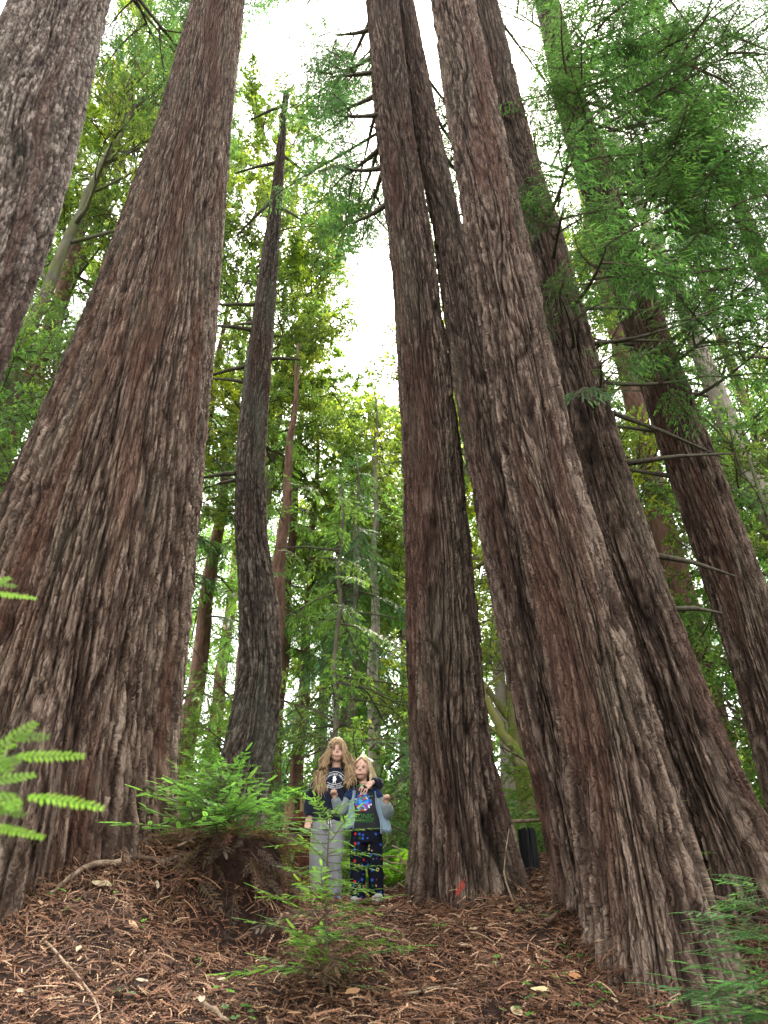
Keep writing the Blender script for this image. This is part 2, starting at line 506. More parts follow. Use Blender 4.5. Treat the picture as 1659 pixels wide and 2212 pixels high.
F = math.pi
AX_A = [(-2.70,6.0,2.20,1.19),(-2.73,6.00,2.57,1.13),(-2.74,6.00,3.20,1.06),(-2.72,6.00,4.44,.985),(-2.69,6.00,5.99,.868),(-2.72,6.10,8.10,.75),(-2.83,6.20,12.13,.56),(-3.05,6.30,16.83,.49)]
AX_B = [(-4.25,5.0,2.0,1.0),(-4.25,5.0,3.0,.80),(-4.28,5.00,6.63,.665),(-4.27,5.00,8.56,.65),(-4.38,5.00,10.27,.64),(-4.70,5.00,13.66,.62)]
AX_C = [(-1.75,9.0,2.4,.44),(-1.72,9.00,3.1,.37),(-1.69,9.00,3.52,.335),(-1.60,9.00,4.05,.315),(-1.57,9.00,4.93,.275),(-1.68,9.00,5.91,.262),(-1.89,9.00,7.00,.232),(-2.03,9.00,8.23,.228),(-2.11,9.10,10.23,.225),(-2.17,9.20,12.68,.182),(-2.23,9.30,15.72,.117),(-2.35,9.40,19.6,.06)]
AX_D = [(.62,6.32,1.85,.50),(.63,6.35,2.40,.425),(.61,6.40,2.75,.388),(.57,6.45,3.33,.368),(.55,6.50,4.68,.357),(.54,6.50,6.36,.338),(.41,6.50,9.40,.315),(.19,6.60,12.81,.32),(-.03,6.60,17.56,.33)]
AX_E = [(1.37,5.35,1.6,.30),(1.34,5.40,2.26,0.229),(1.27,5.60,3.09,0.242),(1.17,5.80,4.34,0.238),(1.08,6.10,6.06,0.246),(1.03,6.35,7.60,0.242),(0.98,6.50,8.75,0.237),(0.93,6.70,10.47,0.224),(0.66,6.90,14.20,0.234),(0.40,7.00,18.53,0.209)]
AX_F = [(1.53,4.84,1.3,.44),(1.55,4.85,1.71,.378),(1.53,4.90,2.19,.352),(1.50,4.95,2.90,.342),(1.43,5.00,3.95,.322),(1.32,5.10,5.31,.325),(1.31,5.20,6.49,.328),(1.25,5.30,8.73,.342),(1.19,5.40,11.30,.345),(1.09,5.50,14.88,.335)]
AX_G = [(2.62,5.95,1.9,.47),(2.59,6.00,2.35,.36),(2.53,6.10,2.87,.33),(2.47,6.20,3.65,.308),(2.41,6.30,4.58,.292),(2.34,6.50,6.36,.298),(2.33,6.60,7.84,.294),(2.30,6.80,10.77,.276),(2.14,6.90,13.33,.282),(2.04,7.00,18.53,.28)]
AX_H = [(4.38,8.0,2.3,.46),(4.32,8.00,4.28,.355),(4.25,8.00,5.42,.338),(4.13,8.00,7.48,.34),(4.09,8.10,9.27,.330),(4.01,8.20,12.68,.325),(3.93,8.40,17.65,.31),(4.05,8.50,22.18,.30)]

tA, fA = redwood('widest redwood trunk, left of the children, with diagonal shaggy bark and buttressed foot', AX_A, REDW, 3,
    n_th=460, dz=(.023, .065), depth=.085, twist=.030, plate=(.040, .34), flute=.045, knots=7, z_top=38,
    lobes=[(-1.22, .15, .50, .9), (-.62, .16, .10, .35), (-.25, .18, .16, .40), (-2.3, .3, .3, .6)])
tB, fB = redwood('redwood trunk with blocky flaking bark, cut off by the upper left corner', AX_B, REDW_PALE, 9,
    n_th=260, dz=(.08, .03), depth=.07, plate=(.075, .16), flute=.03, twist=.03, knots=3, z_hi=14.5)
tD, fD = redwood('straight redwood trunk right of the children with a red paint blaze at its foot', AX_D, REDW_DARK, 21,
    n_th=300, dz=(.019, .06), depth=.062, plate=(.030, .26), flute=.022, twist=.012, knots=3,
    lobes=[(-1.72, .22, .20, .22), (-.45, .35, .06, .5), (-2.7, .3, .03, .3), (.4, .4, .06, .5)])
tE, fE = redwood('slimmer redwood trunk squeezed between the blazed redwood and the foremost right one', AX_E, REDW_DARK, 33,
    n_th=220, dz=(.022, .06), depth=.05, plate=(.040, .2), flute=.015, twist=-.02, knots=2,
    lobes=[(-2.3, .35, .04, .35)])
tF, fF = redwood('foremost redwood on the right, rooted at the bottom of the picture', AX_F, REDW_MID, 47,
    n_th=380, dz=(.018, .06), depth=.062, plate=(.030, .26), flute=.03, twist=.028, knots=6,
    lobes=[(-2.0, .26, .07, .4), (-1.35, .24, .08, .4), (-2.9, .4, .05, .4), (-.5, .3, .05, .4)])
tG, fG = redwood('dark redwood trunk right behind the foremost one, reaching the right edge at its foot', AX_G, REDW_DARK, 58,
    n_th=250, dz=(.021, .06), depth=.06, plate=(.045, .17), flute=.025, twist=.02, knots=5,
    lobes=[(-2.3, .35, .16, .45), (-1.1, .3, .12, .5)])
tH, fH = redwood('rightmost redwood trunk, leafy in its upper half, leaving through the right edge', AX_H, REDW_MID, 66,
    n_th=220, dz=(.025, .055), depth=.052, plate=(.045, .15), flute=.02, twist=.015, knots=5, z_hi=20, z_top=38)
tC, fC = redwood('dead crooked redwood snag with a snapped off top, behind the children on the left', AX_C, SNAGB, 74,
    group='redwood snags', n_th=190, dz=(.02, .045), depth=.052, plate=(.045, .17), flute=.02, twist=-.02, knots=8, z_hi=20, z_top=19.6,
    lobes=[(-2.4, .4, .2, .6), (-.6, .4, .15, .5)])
# ------------------------------------------------------------------ boughs (leaf 0 = wood, 1 = leaves)
def frond(mb, p, d, up, L, w, n, rng, tint, mi=1):
    """a flat redwood frond: a row of needle-shaped blades on both sides of a thin stem"""
    side = d.cross(up).normalized()
    up2 = side.cross(d).normalized()
    vs, fs = [], []
    droop = rng.uniform(.05, .22)
    for k in range(n):
        t = (k + .4) / n
        c = p + d * (L * t) - up2 * (droop * L * t * t)
        ww = w * (1 - .65 * t ** 2.2) * (.75 + .25 * min(1, t * 5))
        b = L / n * .52
        for s in (-1, 1):
            o = len(vs)
            tip = c + side * (s * ww) + d * (ww * .55) - up2 * (ww * rng.uniform(-.05, .28))
            vs += [c - d * b, c + d * b, tip]
            fs.append((o, o + 1, o + 2))
    o = len(vs)
    e = p + d * L - up2 * (droop * L)
    vs += [e - d * (L / n), e - d * (L / n * .5) + side * w * .25, e + d * w * .5]
    fs.append((o, o + 1, o + 2))
    mb.add(vs, fs, mi, tint)

def redwood_bough(seed, L=1.7, spread=.46, droop=.22, lush=1.0, fl=.15, fw=.030, fn=6):
    rng = random.Random(seed)
    mb = MB()
    def main(t):
        return Vector((L * t, .06 * L * math.sin(t * 3 + seed), -droop * L * t * t + .05 * L * math.sin(t * 2.2)))
    mb.tube([main(k / 7) for k in range(8)], [.016 * L * (1 - .9 * k / 7) ** 1.2 + .002 for k in range(8)], 4, 0)
    nb = int(9 * lush)
    for i in range(nb):
        t = .14 + .84 * (i + rng.random() * .6) / nb
        for s in (-1, 1):
            p = main(t); d0 = (main(min(1, t + .02)) - main(t - .02)).normalized()
            ang = s * rng.uniform(.75, 1.15)
            d = Vector((d0.x * math.cos(ang) - d0.y * math.sin(ang), d0.x * math.sin(ang) + d0.y * math.cos(ang), d0.z + rng.uniform(-.22, .08))).normalized()
            bl = spread * L * (1 - t) ** .65 * min(1, .45 + t * 3) * rng.uniform(.7, 1.15) + .09
            dr = rng.uniform(.1, .35)
            q = lambda u, p=p, d=d, bl=bl, dr=dr: p + d * (bl * u) - Vector((0, 0, dr * bl * u * u))
            mb.tube([q(0), q(.5), q(1)], [.005, .0035, .0015], 3, 0, cap=False)
            nf = max(2, int(bl / .070))
            for k in range(nf):
                u = (k + .6) / nf
                pp = q(u); dd = (q(min(1, u + .05)) - q(u - .05)).normalized()
                base_t = rng.random() * .55 + (.45 if u > .75 and rng.random() < .5 else 0)
                for s2 in (-1, 1):
                    if rng.random() < .25: continue
                    a2 = s2 * rng.uniform(.6, 1.0)
                    fd = Vector((dd.x * math.cos(a2) - dd.y * math.sin(a2), dd.x * math.sin(a2) + dd.y * math.cos(a2), dd.z + rng.uniform(-.3, .12))).normalized()
                    up = Vector((rng.uniform(-.35, .35), rng.uniform(-.35, .35), 1)).normalized()
                    frond(mb, pp, fd, up, fl * rng.uniform(.6, 1.15) * (1 - .3 * u), fw, fn, rng, base_t)
            frond(mb, q(1), (q(1) - q(.9)).normalized(), Vector((0, .1, 1)), fl, fw, fn, rng, rng.random())
    return mb.mesh('redwood_bough', [TWIG, NEEDLE], False)

def leaf4(mb, p, d, up, L, w, tint, fold=.25):
    side = d.cross(up)
    if side.length < 1e-4: side = Vector((1, 0, 0))
    side.normalize(); nrm = side.cross(d).normalized()
    vs = [p, p + d * (L * .32) + side * (w * .92) + nrm * (w * fold), p + d * (L * .72) + side * (w * .72) + nrm * (w * fold * .7), p + d * L - nrm * (L * .12),
          p + d * (L * .72) - side * (w * .72) + nrm * (w * fold * .7), p + d * (L * .32) - side * (w * .92) + nrm * (w * fold)]
    mb.add(vs, [(0, 1, 2), (0, 2, 3), (0, 3, 4), (0, 4, 5)], 1, tint)

def broad_bough(seed, L=1.3, n_twig=15, per=11, leaf=(.085, .017), up=.35, open_=.55):
    rng = random.Random(seed * 13 + 1)
    mb = MB()
    def main(t): return Vector((L * t, .1 * L * math.sin(t * 2.6 + seed), up * L * t * t * .6))
    mb.tube([main(k / 5) for k in range(6)], [.012 * L * (1 - .85 * k / 5) + .002 for k in range(6)], 4, 0)
    for i in range(n_twig):
        t = .2 + .8 * (i + rng.random()) / n_twig
        p = main(min(t, 1))
        az = rng.uniform(0, 2 * math.pi)
        d = Vector((rng.uniform(.25, .9), math.cos(az) * open_, math.sin(az) * open_ * .8 + .15)).normalized()
        tl = rng.uniform(.16, .42) * L * (1.1 - .6 * t)
        e = p + d * tl
        mid = p + d * tl * .5 + Vector((0, 0, -.03))
        mb.tube([p, mid, e], [.005, .0035, .0015], 3, 0, cap=False)
        young = rng.random() < .25
        for k in range(per):
            u = 1 - (k / per) ** 1.5 * .75
            q = p.lerp(e, u)
            a = k * 2.4 + rng.random()
            o = Vector((rng.gauss(0, 1), rng.gauss(0, 1), rng.gauss(0, .8) + .15)).normalized()
            ld = (d * .6 + o).normalized()
            tint = min(1, max(0, rng.gauss(.45, .17) + (.4 if young and u > .6 else 0)))
            leaf4(mb, q, ld, (Vector((0, 0, 1)) + o * .6).normalized(), leaf[0] * rng.uniform(.65, 1.25), leaf[1] * rng.uniform(.8, 1.2), tint)
    return mb.mesh('broadleaf_bough', [TWIG, BROAD], False)

RBS = [redwood_bough(s, 1.7, .46, .22 + .05 * (s % 3), 1.0) for s in range(5)]          # mid-distance redwood boughs
RBF = [redwood_bough(40 + s, 1.7, .40, .30, .8, .24, .045, 4) for s in range(4)]       # far, coarser fronds
RBL = [redwood_bough(60 + s, 1.5, .40, .12, 1.35, .13, .022, 9) for s in range(3)]      # nearer, finer fronds
BBS = [broad_bough(s) for s in range(5)]
BBF = [broad_bough(20 + s, 1.6, 20, 15, (.105, .025)) for s in range(4)]                 # far, larger leaf clumps
BBT = [broad_bough(30 + s, 1.2, 10, 7, (.095, .021), .2, .7) for s in range(4)]         # thin airy twigs

def put(mesh, parent, loc, az, pitch, roll, scale, color, name='foliage_bough'):
    o = bpy.data.objects.new(name, mesh)
    o.location = loc
    o.rotation_euler = (roll, -pitch, az)
    o.scale = (scale, scale, scale)
    o.color = (*color, 1)
    return link(o, parent)

def jit(c, rng, a=.18):
    k = 1 + rng.uniform(-a, a)
    return (c[0] * k * (1 + rng.uniform(-a, a) * .6), c[1] * k, c[2] * k * (1 + rng.uniform(-a, a) * .5))

G_RED = (.064, .138, .052)      # deep redwood green
G_FRESH = (.140, .245, .066)    # fresh growth
G_BLUE = (.075, .160, .075)     # blue-green
G_TAN = (.148, .210, .056)      # tanoak / bay, yellowish
G_YEL = (.215, .265, .036)      # yellowing leaves
G_MID = (.118, .212, .066)

def straight_trunk(parent, r, h, mat, seed, n=26, name='trunk', lean=(0, 0), far=True):
    ax = [(0, 0, 0, r * 1.35), (0, 0, .8, r * 1.05), (lean[0] * .5, lean[1] * .5, h * .5, r * .72), (lean[0], lean[1], h, r * .12)]
    rng = random.Random(seed)
    pts, rad = [], []
    k = 16
    for i in range(k + 1):
        z = -.5 + (h + .5) * i / k
        f = max(0, z) / h
        pts.append((lean[0] * f + .04 * math.sin(i * 1.7 + seed), lean[1] * f + .04 * math.cos(i * 1.3 + seed), z))
        rad.append(r * (1.0 - .86 * f) * (1.3 if i == 0 else 1.12 if i == 1 else 1))
    n_th = n
    A = np.array([(p[0], p[1], p[2], q) for p, q in zip(pts, rad)])
    zs = np.concatenate([np.arange(-.5, min(h, 16), .07), np.arange(min(h, 16), h, .5), [h]])
    th = np.linspace(0, 2 * math.pi, n_th, endpoint=False)
    T, Z = np.meshgrid(th, zs)
    cx, cy, cr = (np.interp(zs, A[:, 2], A[:, c]) for c in (0, 1, 3))
    X1, Y1 = np.cos(T) * r, np.sin(T) * r
    h1 = smooth01(np.abs(noise3(X1 * 11 + seed, Y1 * 11, Z * .8)) * 4)
    h2 = noise3(X1 * 22 + seed, Y1 * 22, Z * 2.2)
    rr = cr[:, None] + (h1 * .7 + h2 * .3 - .5) * .022
    P = np.stack([cx[:, None] + np.cos(T) * rr, cy[:, None] + np.sin(T) * rr, Z], -1)
    col = np.stack([np.clip(h1 * .7 + h2 * .3, 0, 1), .5 + .5 * h2, .4 + .4 * noise3(X1 * 3 + seed, Y1 * 3, Z * .3), .3 + 0 * h1], -1)
    uv = np.stack([T * r, Z], -1)
    ii = np.arange(len(zs) * n_th).reshape(len(zs), n_th); jj = np.roll(ii, -1, 1)
    me = np_mesh(name, P.reshape(-1, 3), np.stack([ii[:-1], jj[:-1], jj[1:], ii[1:]], -1).reshape(-1, 4), mat, True, uv.reshape(-1, 2), {'bark': col.reshape(-1, 4)})
    return link(bpy.data.objects.new(name, me), parent), (lambda z: (float(np.interp(z, zs, cx)), float(np.interp(z, zs, cy)), float(np.interp(z, zs, cr))))

def conifer(label, x, y, r, h, z0, color, seed, n=44, bl=(1.0, 1.5), meshes=None, mat=None, lean=(0, 0), group='conifers deeper in the grove',
            dead=3, name='redwood_tree', az_bias=None, gap=0.0, droop=(-.5, .1), top=None):
    rng = random.Random(seed)
    t = empty(name, (x, y, gz(x, y)))
    tag(t, label, 'tree', group)
    _, fn = straight_trunk(t, r, h, mat or FARB, seed, lean=lean)
    meshes = meshes or RBF
    hi = top or h * .98
    for i in range(n):
        f = (i + rng.random()) / n
        z = z0 + (hi - z0) * f
        cx, cy, cr = fn(z)
        az = i * 2.4 + rng.uniform(-.5, .5)
        if az_bias is not None and rng.random() < .6: az = az_bias + rng.uniform(-1.1, 1.1)
        s = (bl[0] + (bl[1] - bl[0]) * rng.random()) * (1 - .6 * max(0, (z - h * .55) / (h * .45))) 
        put(rng.choice(meshes), t, (cx + math.cos(az) * cr * .6, cy + math.sin(az) * cr * .6, z), az, rng.uniform(*droop), rng.uniform(-.35, .35), s, jit(color, rng))
    for i in range(7):
        cx, cy, cr = fn(h * (.93 + .01 * i))
        put(rng.choice(meshes), t, (cx, cy, h * (.93 + .01 * i)), i * 2.4, rng.uniform(.3, 1.2), 0, .38 * bl[0] * rng.uniform(.7, 1.2), jit(color, rng))
    for i in range(dead):
        z = rng.uniform(2.5, max(3, z0 + 2)); cx, cy, cr = fn(z); az = rng.uniform(0, 6.28)
        mb = MB(); d = Vector((math.cos(az), math.sin(az), rng.uniform(-.35, .15))); L = rng.uniform(.5, 1.6)
        o = Vector((cx, cy, z))
        mb.tube([o + d * cr * .7, o + d * (cr + L * .5) + Vector((0, 0, -.05)), o + d * (cr + L) + Vector((0, 0, -.18))], [.022, .014, .005], 5)
        mb.obj('dead_branch', [LIMB], t)
    return t, fn

def limb_curve(p, d, L, rng, sag=0.0, n=6, wob=.12):
    pts = [Vector(p)]; d = Vector(d).normalized()
    for k in range(n):
        d = (d + Vector((rng.gauss(0, wob), rng.gauss(0, wob), rng.gauss(0, wob * .7) + sag))).normalized()
        pts.append(pts[-1] + d * (L / n))
    return pts

def broadleaf(label, x, y, trunk_pts, r, limbs, color, seed, mat=None, meshes=None, bs=(.9, 1.5), per=7, group='broadleaf trees among the redwoods',
              name='tanoak_tree', alt=None, alt_f=.25, limit=290):
    """trunk_pts relative to the base; limbs = list of (height fraction along the trunk, azimuth, pitch, length)"""
    rng = random.Random(seed)
    t = empty(name, (x, y, gz(x, y)))
    tag(t, label, 'tree', group)
    mb = MB()
    P = [Vector((0, 0, -.4))] + [Vector(q) for q in trunk_pts]
    fine = []
    for i in range(len(P) - 1):
        for k in range(5): fine.append(P[i].lerp(P[i + 1], k / 5) + Vector((rng.gauss(0, .02), rng.gauss(0, .02), 0)))
    fine.append(P[-1])
    m = len(fine)
    mb.tube(fine, [r * (1 - .72 * i / (m - 1)) * (1.25 if i == 0 else 1) for i in range(m)], 12, 0, rough=.05, rng=rng)
    mb.obj('trunk', [mat or TAN_BARK], t)
    alltips = []
    for (f, az, pitch, L) in limbs:
        i = min(m - 1, int(f * (m - 1)))
        p = fine[i]
        d = Vector((math.cos(az) * math.cos(pitch), math.sin(az) * math.cos(pitch), math.sin(pitch)))
        pts = limb_curve(p, d, L, rng, .04)
        lb = MB(); r0 = r * (1 - .72 * f) * .5
        lb.tube(pts, [max(.008, r0 * (1 - .85 * k / 6)) for k in range(7)], 6)
        tips = [(pts[k], (pts[k] - pts[k - 1]).normalized(), k / 6) for k in range(3, 7)]
        for k in (2, 3, 4, 5):
            dd = (pts[k] - pts[k - 1]).normalized()
            q = limb_curve(pts[k], (dd + Vector((rng.gauss(0, .7), rng.gauss(0, .7), rng.gauss(.1, .45)))), L * rng.uniform(.3, .5), rng, .03, 4)
            lb.tube(q, [max(.005, r0 * .42 * (1 - .8 * j / 4)) for j in range(5)], 5)
            tips += [(q[j], (q[j] - q[j - 1]).normalized(), .7) for j in (2, 3, 4)]
        lb.obj('limb', [mat or TAN_BARK], t)
        alltips += tips * max(1, round(per / 6))
    rng.shuffle(alltips)
    for (q, dd, u) in alltips[:limit]:
        az2 = math.atan2(dd.y, dd.x) + rng.gauss(0, .9); pt = math.asin(max(-1, min(1, dd.z))) + rng.gauss(0, .5)
        c = alt if alt and rng.random() < alt_f else color
        put(rng.choice(meshes or BBS), t, q, az2, pt, rng.uniform(0, 6.28), rng.uniform(*bs), jit(c, rng))
    return t
# ------------------------------------------------------------------ limbs and leafy boughs of the great redwoods
def hang_boughs(t, fn, base, rows, seed, color, meshes, limb_r=.03, name='foliage_bough'):
    """rows: (z, azimuth, limb length, droop, boughs along the limb, bough scale)"""
    rng = random.Random(seed)
    b = Vector(base)
    for (z, az, L, dr, n, s) in rows:
        cx, cy, cr = fn(z)
        p = Vector((cx, cy, z)) - b
        d = Vector((math.cos(az), math.sin(az), 0))
        side = Vector((-d.y, d.x, 0))
        bend = rng.uniform(-.15, .15)
        q = lambda u: p + d * (cr * .8 + L * u) + side * (bend * L * u * u) + Vector((0, 0, L * dr * (.75 * u * u - 1.35 * u)))
        mb = MB()
        mb.tube([q(k / 8) for k in range(9)], [limb_r * (1 - .85 * k / 8) + .004 for k in range(9)], 6, rough=.1, rng=rng)
        mb.obj('limb', [LIMB], t)
        for k in range(n):
            u = .3 + .7 * (k + .7) / n
            for s2 in ((-1, 1) if k < n - 1 else (0,)):
                put(rng.choice(meshes), t, q(u), az + s2 * rng.uniform(.5, 1.2) + rng.uniform(-.2, .2), -dr * (1.2 - u) + rng.uniform(-.4, .15), rng.uniform(-.4, .4),
                    s * rng.uniform(.75, 1.2), jit(color, rng), name)

def base_of(ax): return (ax[0][0], ax[0][1], gz(ax[0][0], ax[0][1]))
rg = random.Random(4)
PI = math.pi
# blazed redwood: a skirt of drooping limbs, mostly to its left
rows = [(11.2, PI * .9, .6, .5, 2, .5), (12.0, PI * 1.02, .7, .5, 2, .55), (12.8, PI * .85, .8, .5, 3, .55), (13.4, PI * 1.08, .7, .5, 3, .5), (14.2, PI * .95, .8, .5, 3, .5), (14.8, PI * 1.05, .8, .5, 3, .5), (15.6, PI * .9, .8, .5, 3, .5),
        (16.4, PI * 1.0, .8, .5, 3, .5), (17.6, PI * .7, 1.2, .5, 3, .6), (18.6, PI * 1.0, 1.3, .4, 3, .6), (19.8, PI * 1.02, 2.4, .2, 4, .7), (20.6, PI * .96, 3.0, .2, 4, .7), (21.4, PI * 1.08, 3.2, .2, 4, .7), (22.4, PI * .95, 3.6, .2, 4, .8), (23.6, PI * .99, 4.0, .2, 4, .8),
        (21.0, PI * 1.0, 2.2, .2, 4, .7), (22.0, PI * 1.12, 2.6, .25, 4, .7), (24.2, PI * 1.05, 3.4, .25, 4, .8), (25.4, PI * .95, 4.4, .25, 4, .8), (13.0, PI * .62, 1.3, .5, 3, .6), (14.0, PI * .6, 1.5, .5, 3, .6), (15.0, PI * .62, 1.5, .5, 3, .6)]
hang_boughs(tD, fD, base_of(AX_D), rows, 3, G_BLUE, RBS, .045)
rows = [(12.5 + .9 * k, PI * (.5 + rg.uniform(-.35, .45)), rg.uniform(1.4, 2.6), rg.uniform(.2, .4), 3, .6) for k in range(8)]
hang_boughs(tE, fE, base_of(AX_E), rows, 5, G_BLUE, RBS, .035)
rows = [(11.5 + 1.0 * k, PI * .35 + rg.uniform(-1.2, 1.6), rg.uniform(1.0, 2.4), rg.uniform(.15, .4), 3, .65) for k in range(8)]
rows += [(7.6, -.2, 1.2, .3, 2, .5), (8.2, -.5, 1.4, .3, 2, .6), (7.0, -1.6, .9, .35, 2, .6), (8.0, -1.8, 1.0, .3, 2, .62), (8.8, -1.3, 1.1, .3, 3, .65), (9.8, -1.7, 1.0, .3, 3, .65), (10.8, -1.4, 1.2, .3, 3, .65)]
hang_boughs(tG, fG, base_of(AX_G), rows, 8, G_RED, RBL, .03)
# rightmost redwood: dense sprays of new shoots all the way up
rows = []
for k in range(38):
    z = 8.4 + 12.5 * (k + rg.random()) / 38
    az = rg.choice([-1.2, -.6, -.1, .3, -1.7, -2.2] if z > 11.5 else [-1.7, -2.2, -1.3, -2.6]) + rg.uniform(-.35, .35)
    rows.append((z, az, rg.uniform(.9, 2.1) * (1 + .02 * (z - 8)), rg.uniform(.1, .45), 3 if z < 12 else 4, rg.uniform(.65, .95)))
rows += [(12.5 + .65 * k, rg.uniform(-.9, .3), rg.uniform(2.6, 4.4), rg.uniform(.1, .3), 4, rg.uniform(.75, 1.0)) for k in range(11)]
hang_boughs(tH, fH, base_of(AX_H), rows, 12, G_RED, RBL, .028)
rows = [(19.5 + 1.2 * k, rg.uniform(1.3, 2.6), rg.uniform(1.5, 2.6), .25, 3, .5) for k in range(6)]
hang_boughs(tA, fA, base_of(AX_A), rows, 15, G_BLUE, RBS, .04)
rows = [(16.0 + 1.3 * k, rg.uniform(.4, 1.6), rg.uniform(1.5, 3.0), .3, 3, .8) for k in range(4)]
hang_boughs(tB, fB, base_of(AX_B), rows, 16, G_BLUE, RBS, .04)

conifer('redwood crown hanging in at the upper right edge', 8.6, 11.0, .3, 30, 15, G_RED, 124, 90, (.9, 1.5), meshes=RBL, az_bias=-2.6)
# broken branch stubs on the snag
mbs = [(19.0, 2.9, .95, -.35), (18.6, -.2, 1.2, -.8), (16.6, 3.05, 1.0, -.3), (16.9, .1, .75, -1.0), (15.3, 2.8, 1.2, -1.1), (15.0, -.3, 1.0, -1.2), (8.05, 3.3, .75, -.25), (11.4, 3.0, .5, .1), (11.9, 3.1, 1.0, .05), (11.2, 3.3, .9, .0), (10.4, 2.9, 1.1, -.1), (9.9, 3.2, .8, .12), (10.5, .1, .7, .08), (7.9, 3.0, .5, .0)]
bC = Vector(base_of(AX_C))
for (z, az, L, dz_) in mbs:
    cx, cy, cr = fC(z)
    p = Vector((cx, cy, z)) - bC; d = Vector((math.cos(az), math.sin(az), dz_)).normalized()
    mb = MB(); mb.tube([p + d * cr * .3, p + d * L * .5 + Vector((0, 0, .03)), p + d * L], [.045, .034, .016], 6, rough=.15, rng=RNG)
    mb.obj('branch_stub', [LIMB], tC)
# bare stubs on the two right hand trunks
for (t, fn, ax, rows) in ((tG, fG, AX_G, [(9.0, .1, .9, .1), (8.3, -.1, 1.0, -.05), (7.3, .2, 1.5, -.35), (6.3, -.2, 1.1, -.02), (5.2, .0, .8, -.3), (4.5, .1, .5, .0), (10.6, 3.0, .4, .1)]),
                          (tH, fH, AX_H, [(9.0, .3, .6, .2), (11.5, -.4, 1.4, .8), (14.0, -.2, 1.2, .7), (8.0, 2.8, .9, .4), (7.2, 2.9, 1.4, .35)])):
    b = Vector(base_of(ax))
    for (z, az, L, dz_) in rows:
        cx, cy, cr = fn(z)
        p = Vector((cx, cy, z)) - b; d = Vector((math.cos(az), math.sin(az), dz_)).normalized()
        mb = MB(); mb.tube([p + d * cr * .3, p + d * (cr + L * .5) + Vector((0, 0, .04)), p + d * (cr + L)], [.035, .024, .010], 6, rough=.12, rng=RNG)
        mb.obj('branch_stub', [LIMB], t)

# ------------------------------------------------------------------ trees deeper in the grove
conifer('slender redwood just left of the snag, its pale trunk seen between green sprays', -4.75, 18.0, .27, 19, 6, G_FRESH, 101, 30, (.8, 1.3))
conifer('red barked redwood close against the widest trunk, bare to head height', -5.05, 16.4, .25, 18, 7, G_RED, 102, 34, (.7, 1.2))
conifer('thin dark redwood in the row behind the snag', -4.0, 20.0, .21, 19, 6, G_MID, 103, 28, (.8, 1.3))
conifer('reddish redwood showing as a strip along the right side of the snag', -1.98, 12.4, .20, 11.5, 4.5, G_FRESH, 104, 26, (.4, .8), meshes=RBS)
conifer('redwood whose twin trunk rises beside the sky gap right of the snag', -2.55, 17.5, .22, 15.5, 5, G_FRESH, 105, 30, (.6, 1.1))
conifer('thinner of two redwoods standing side by side behind the snag', -2.05, 18.2, .19, 14.5, 5, G_MID, 106, 26, (.6, 1.1))
conifer('shaggy fir filling the gap left of the blazed redwood', -.9, 17.0, .17, 12.6, 3.2, G_FRESH, 107, 44, (.7, 1.3), mat=FIR_BARK, name='fir_tree', droop=(-.7, .0))
conifer('pale barked fir with bare twigs beside the blazed redwood', -.22, 15.5, .16, 12.2, 6.5, G_TAN, 108, 34, (.4, .8), mat=PALE_BARK, name='fir_tree', dead=14)
conifer('drooping blue green fir low behind the children', -.55, 12.8, .10, 8.5, 3.2, G_BLUE, 109, 34, (.5, 1.0), mat=FIR_BARK, name='fir_tree', meshes=RBS, droop=(-.8, -.1), dead=8)
conifer('young fir with dark bare stem right behind the taller child', -.72, 10.6, .06, 6.6, 3.6, G_FRESH, 110, 18, (.45, .8), mat=FIR_BARK, name='fir_tree', meshes=RBS, dead=9)
conifer('distant redwood left of centre, crown ending below the sky gap', -6.4, 28, .3, 27, 4, G_MID, 111, 44, (1.3, 2.2))
conifer('distant fir behind the blue green fir', .8, 26, .28, 19.5, 4, G_FRESH, 112, 50, (1.2, 2.2), mat=FIR_BARK, name='fir_tree')
conifer('distant fir in the notch below the open sky', -2.6, 31, .3, 23, 4, G_MID, 113, 52, (1.4, 2.4), mat=FIR_BARK, name='fir_tree')
conifer('far off fir at the left end of the back row', -10.5, 30, .3, 27, 3, G_BLUE, 114, 44, (1.5, 2.4), mat=FIR_BARK, name='fir_tree')
conifer('dark redwood seen between the two left hand trunks', -8.0, 12.4, .26, 27, 3.5, G_MID, 115, 80, (.9, 1.5), meshes=RBS)
conifer('tall redwood spreading its dark crown over the upper left gap', -5.6, 13.5, .28, 30, 16, G_BLUE, 116, 84, (.7, 1.2), meshes=RBS)
conifer('dim redwood behind the leafy top right corner', 5.6, 12.6, .3, 30, 14, G_BLUE, 117, 50, (.8, 1.4), meshes=RBS, az_bias=-1.4)
conifer('background redwood showing between the foremost and the dark right trunk', 5.0, 19, .25, 21, 4, G_MID, 118, 40, (1.1, 1.8))
conifer('tall background redwood far right behind the pale trunk', 12.5, 19.5, .3, 29, 9, G_BLUE, 119, 50, (1.2, 2.0))
conifer('distant fir on the right filling between the trunks', 9.0, 30, .3, 24, 3, G_MID, 120, 48, (1.5, 2.4), mat=FIR_BARK, name='fir_tree')
conifer('far fir at the right end of the back row', 17, 32, .3, 24, 3, G_BLUE, 121, 44, (1.6, 2.5), mat=FIR_BARK, name='fir_tree')
conifer('distant redwood hidden mostly by the blazed trunk', 3.4, 27, .28, 22, 4, G_FRESH, 122, 44, (1.3, 2.2))

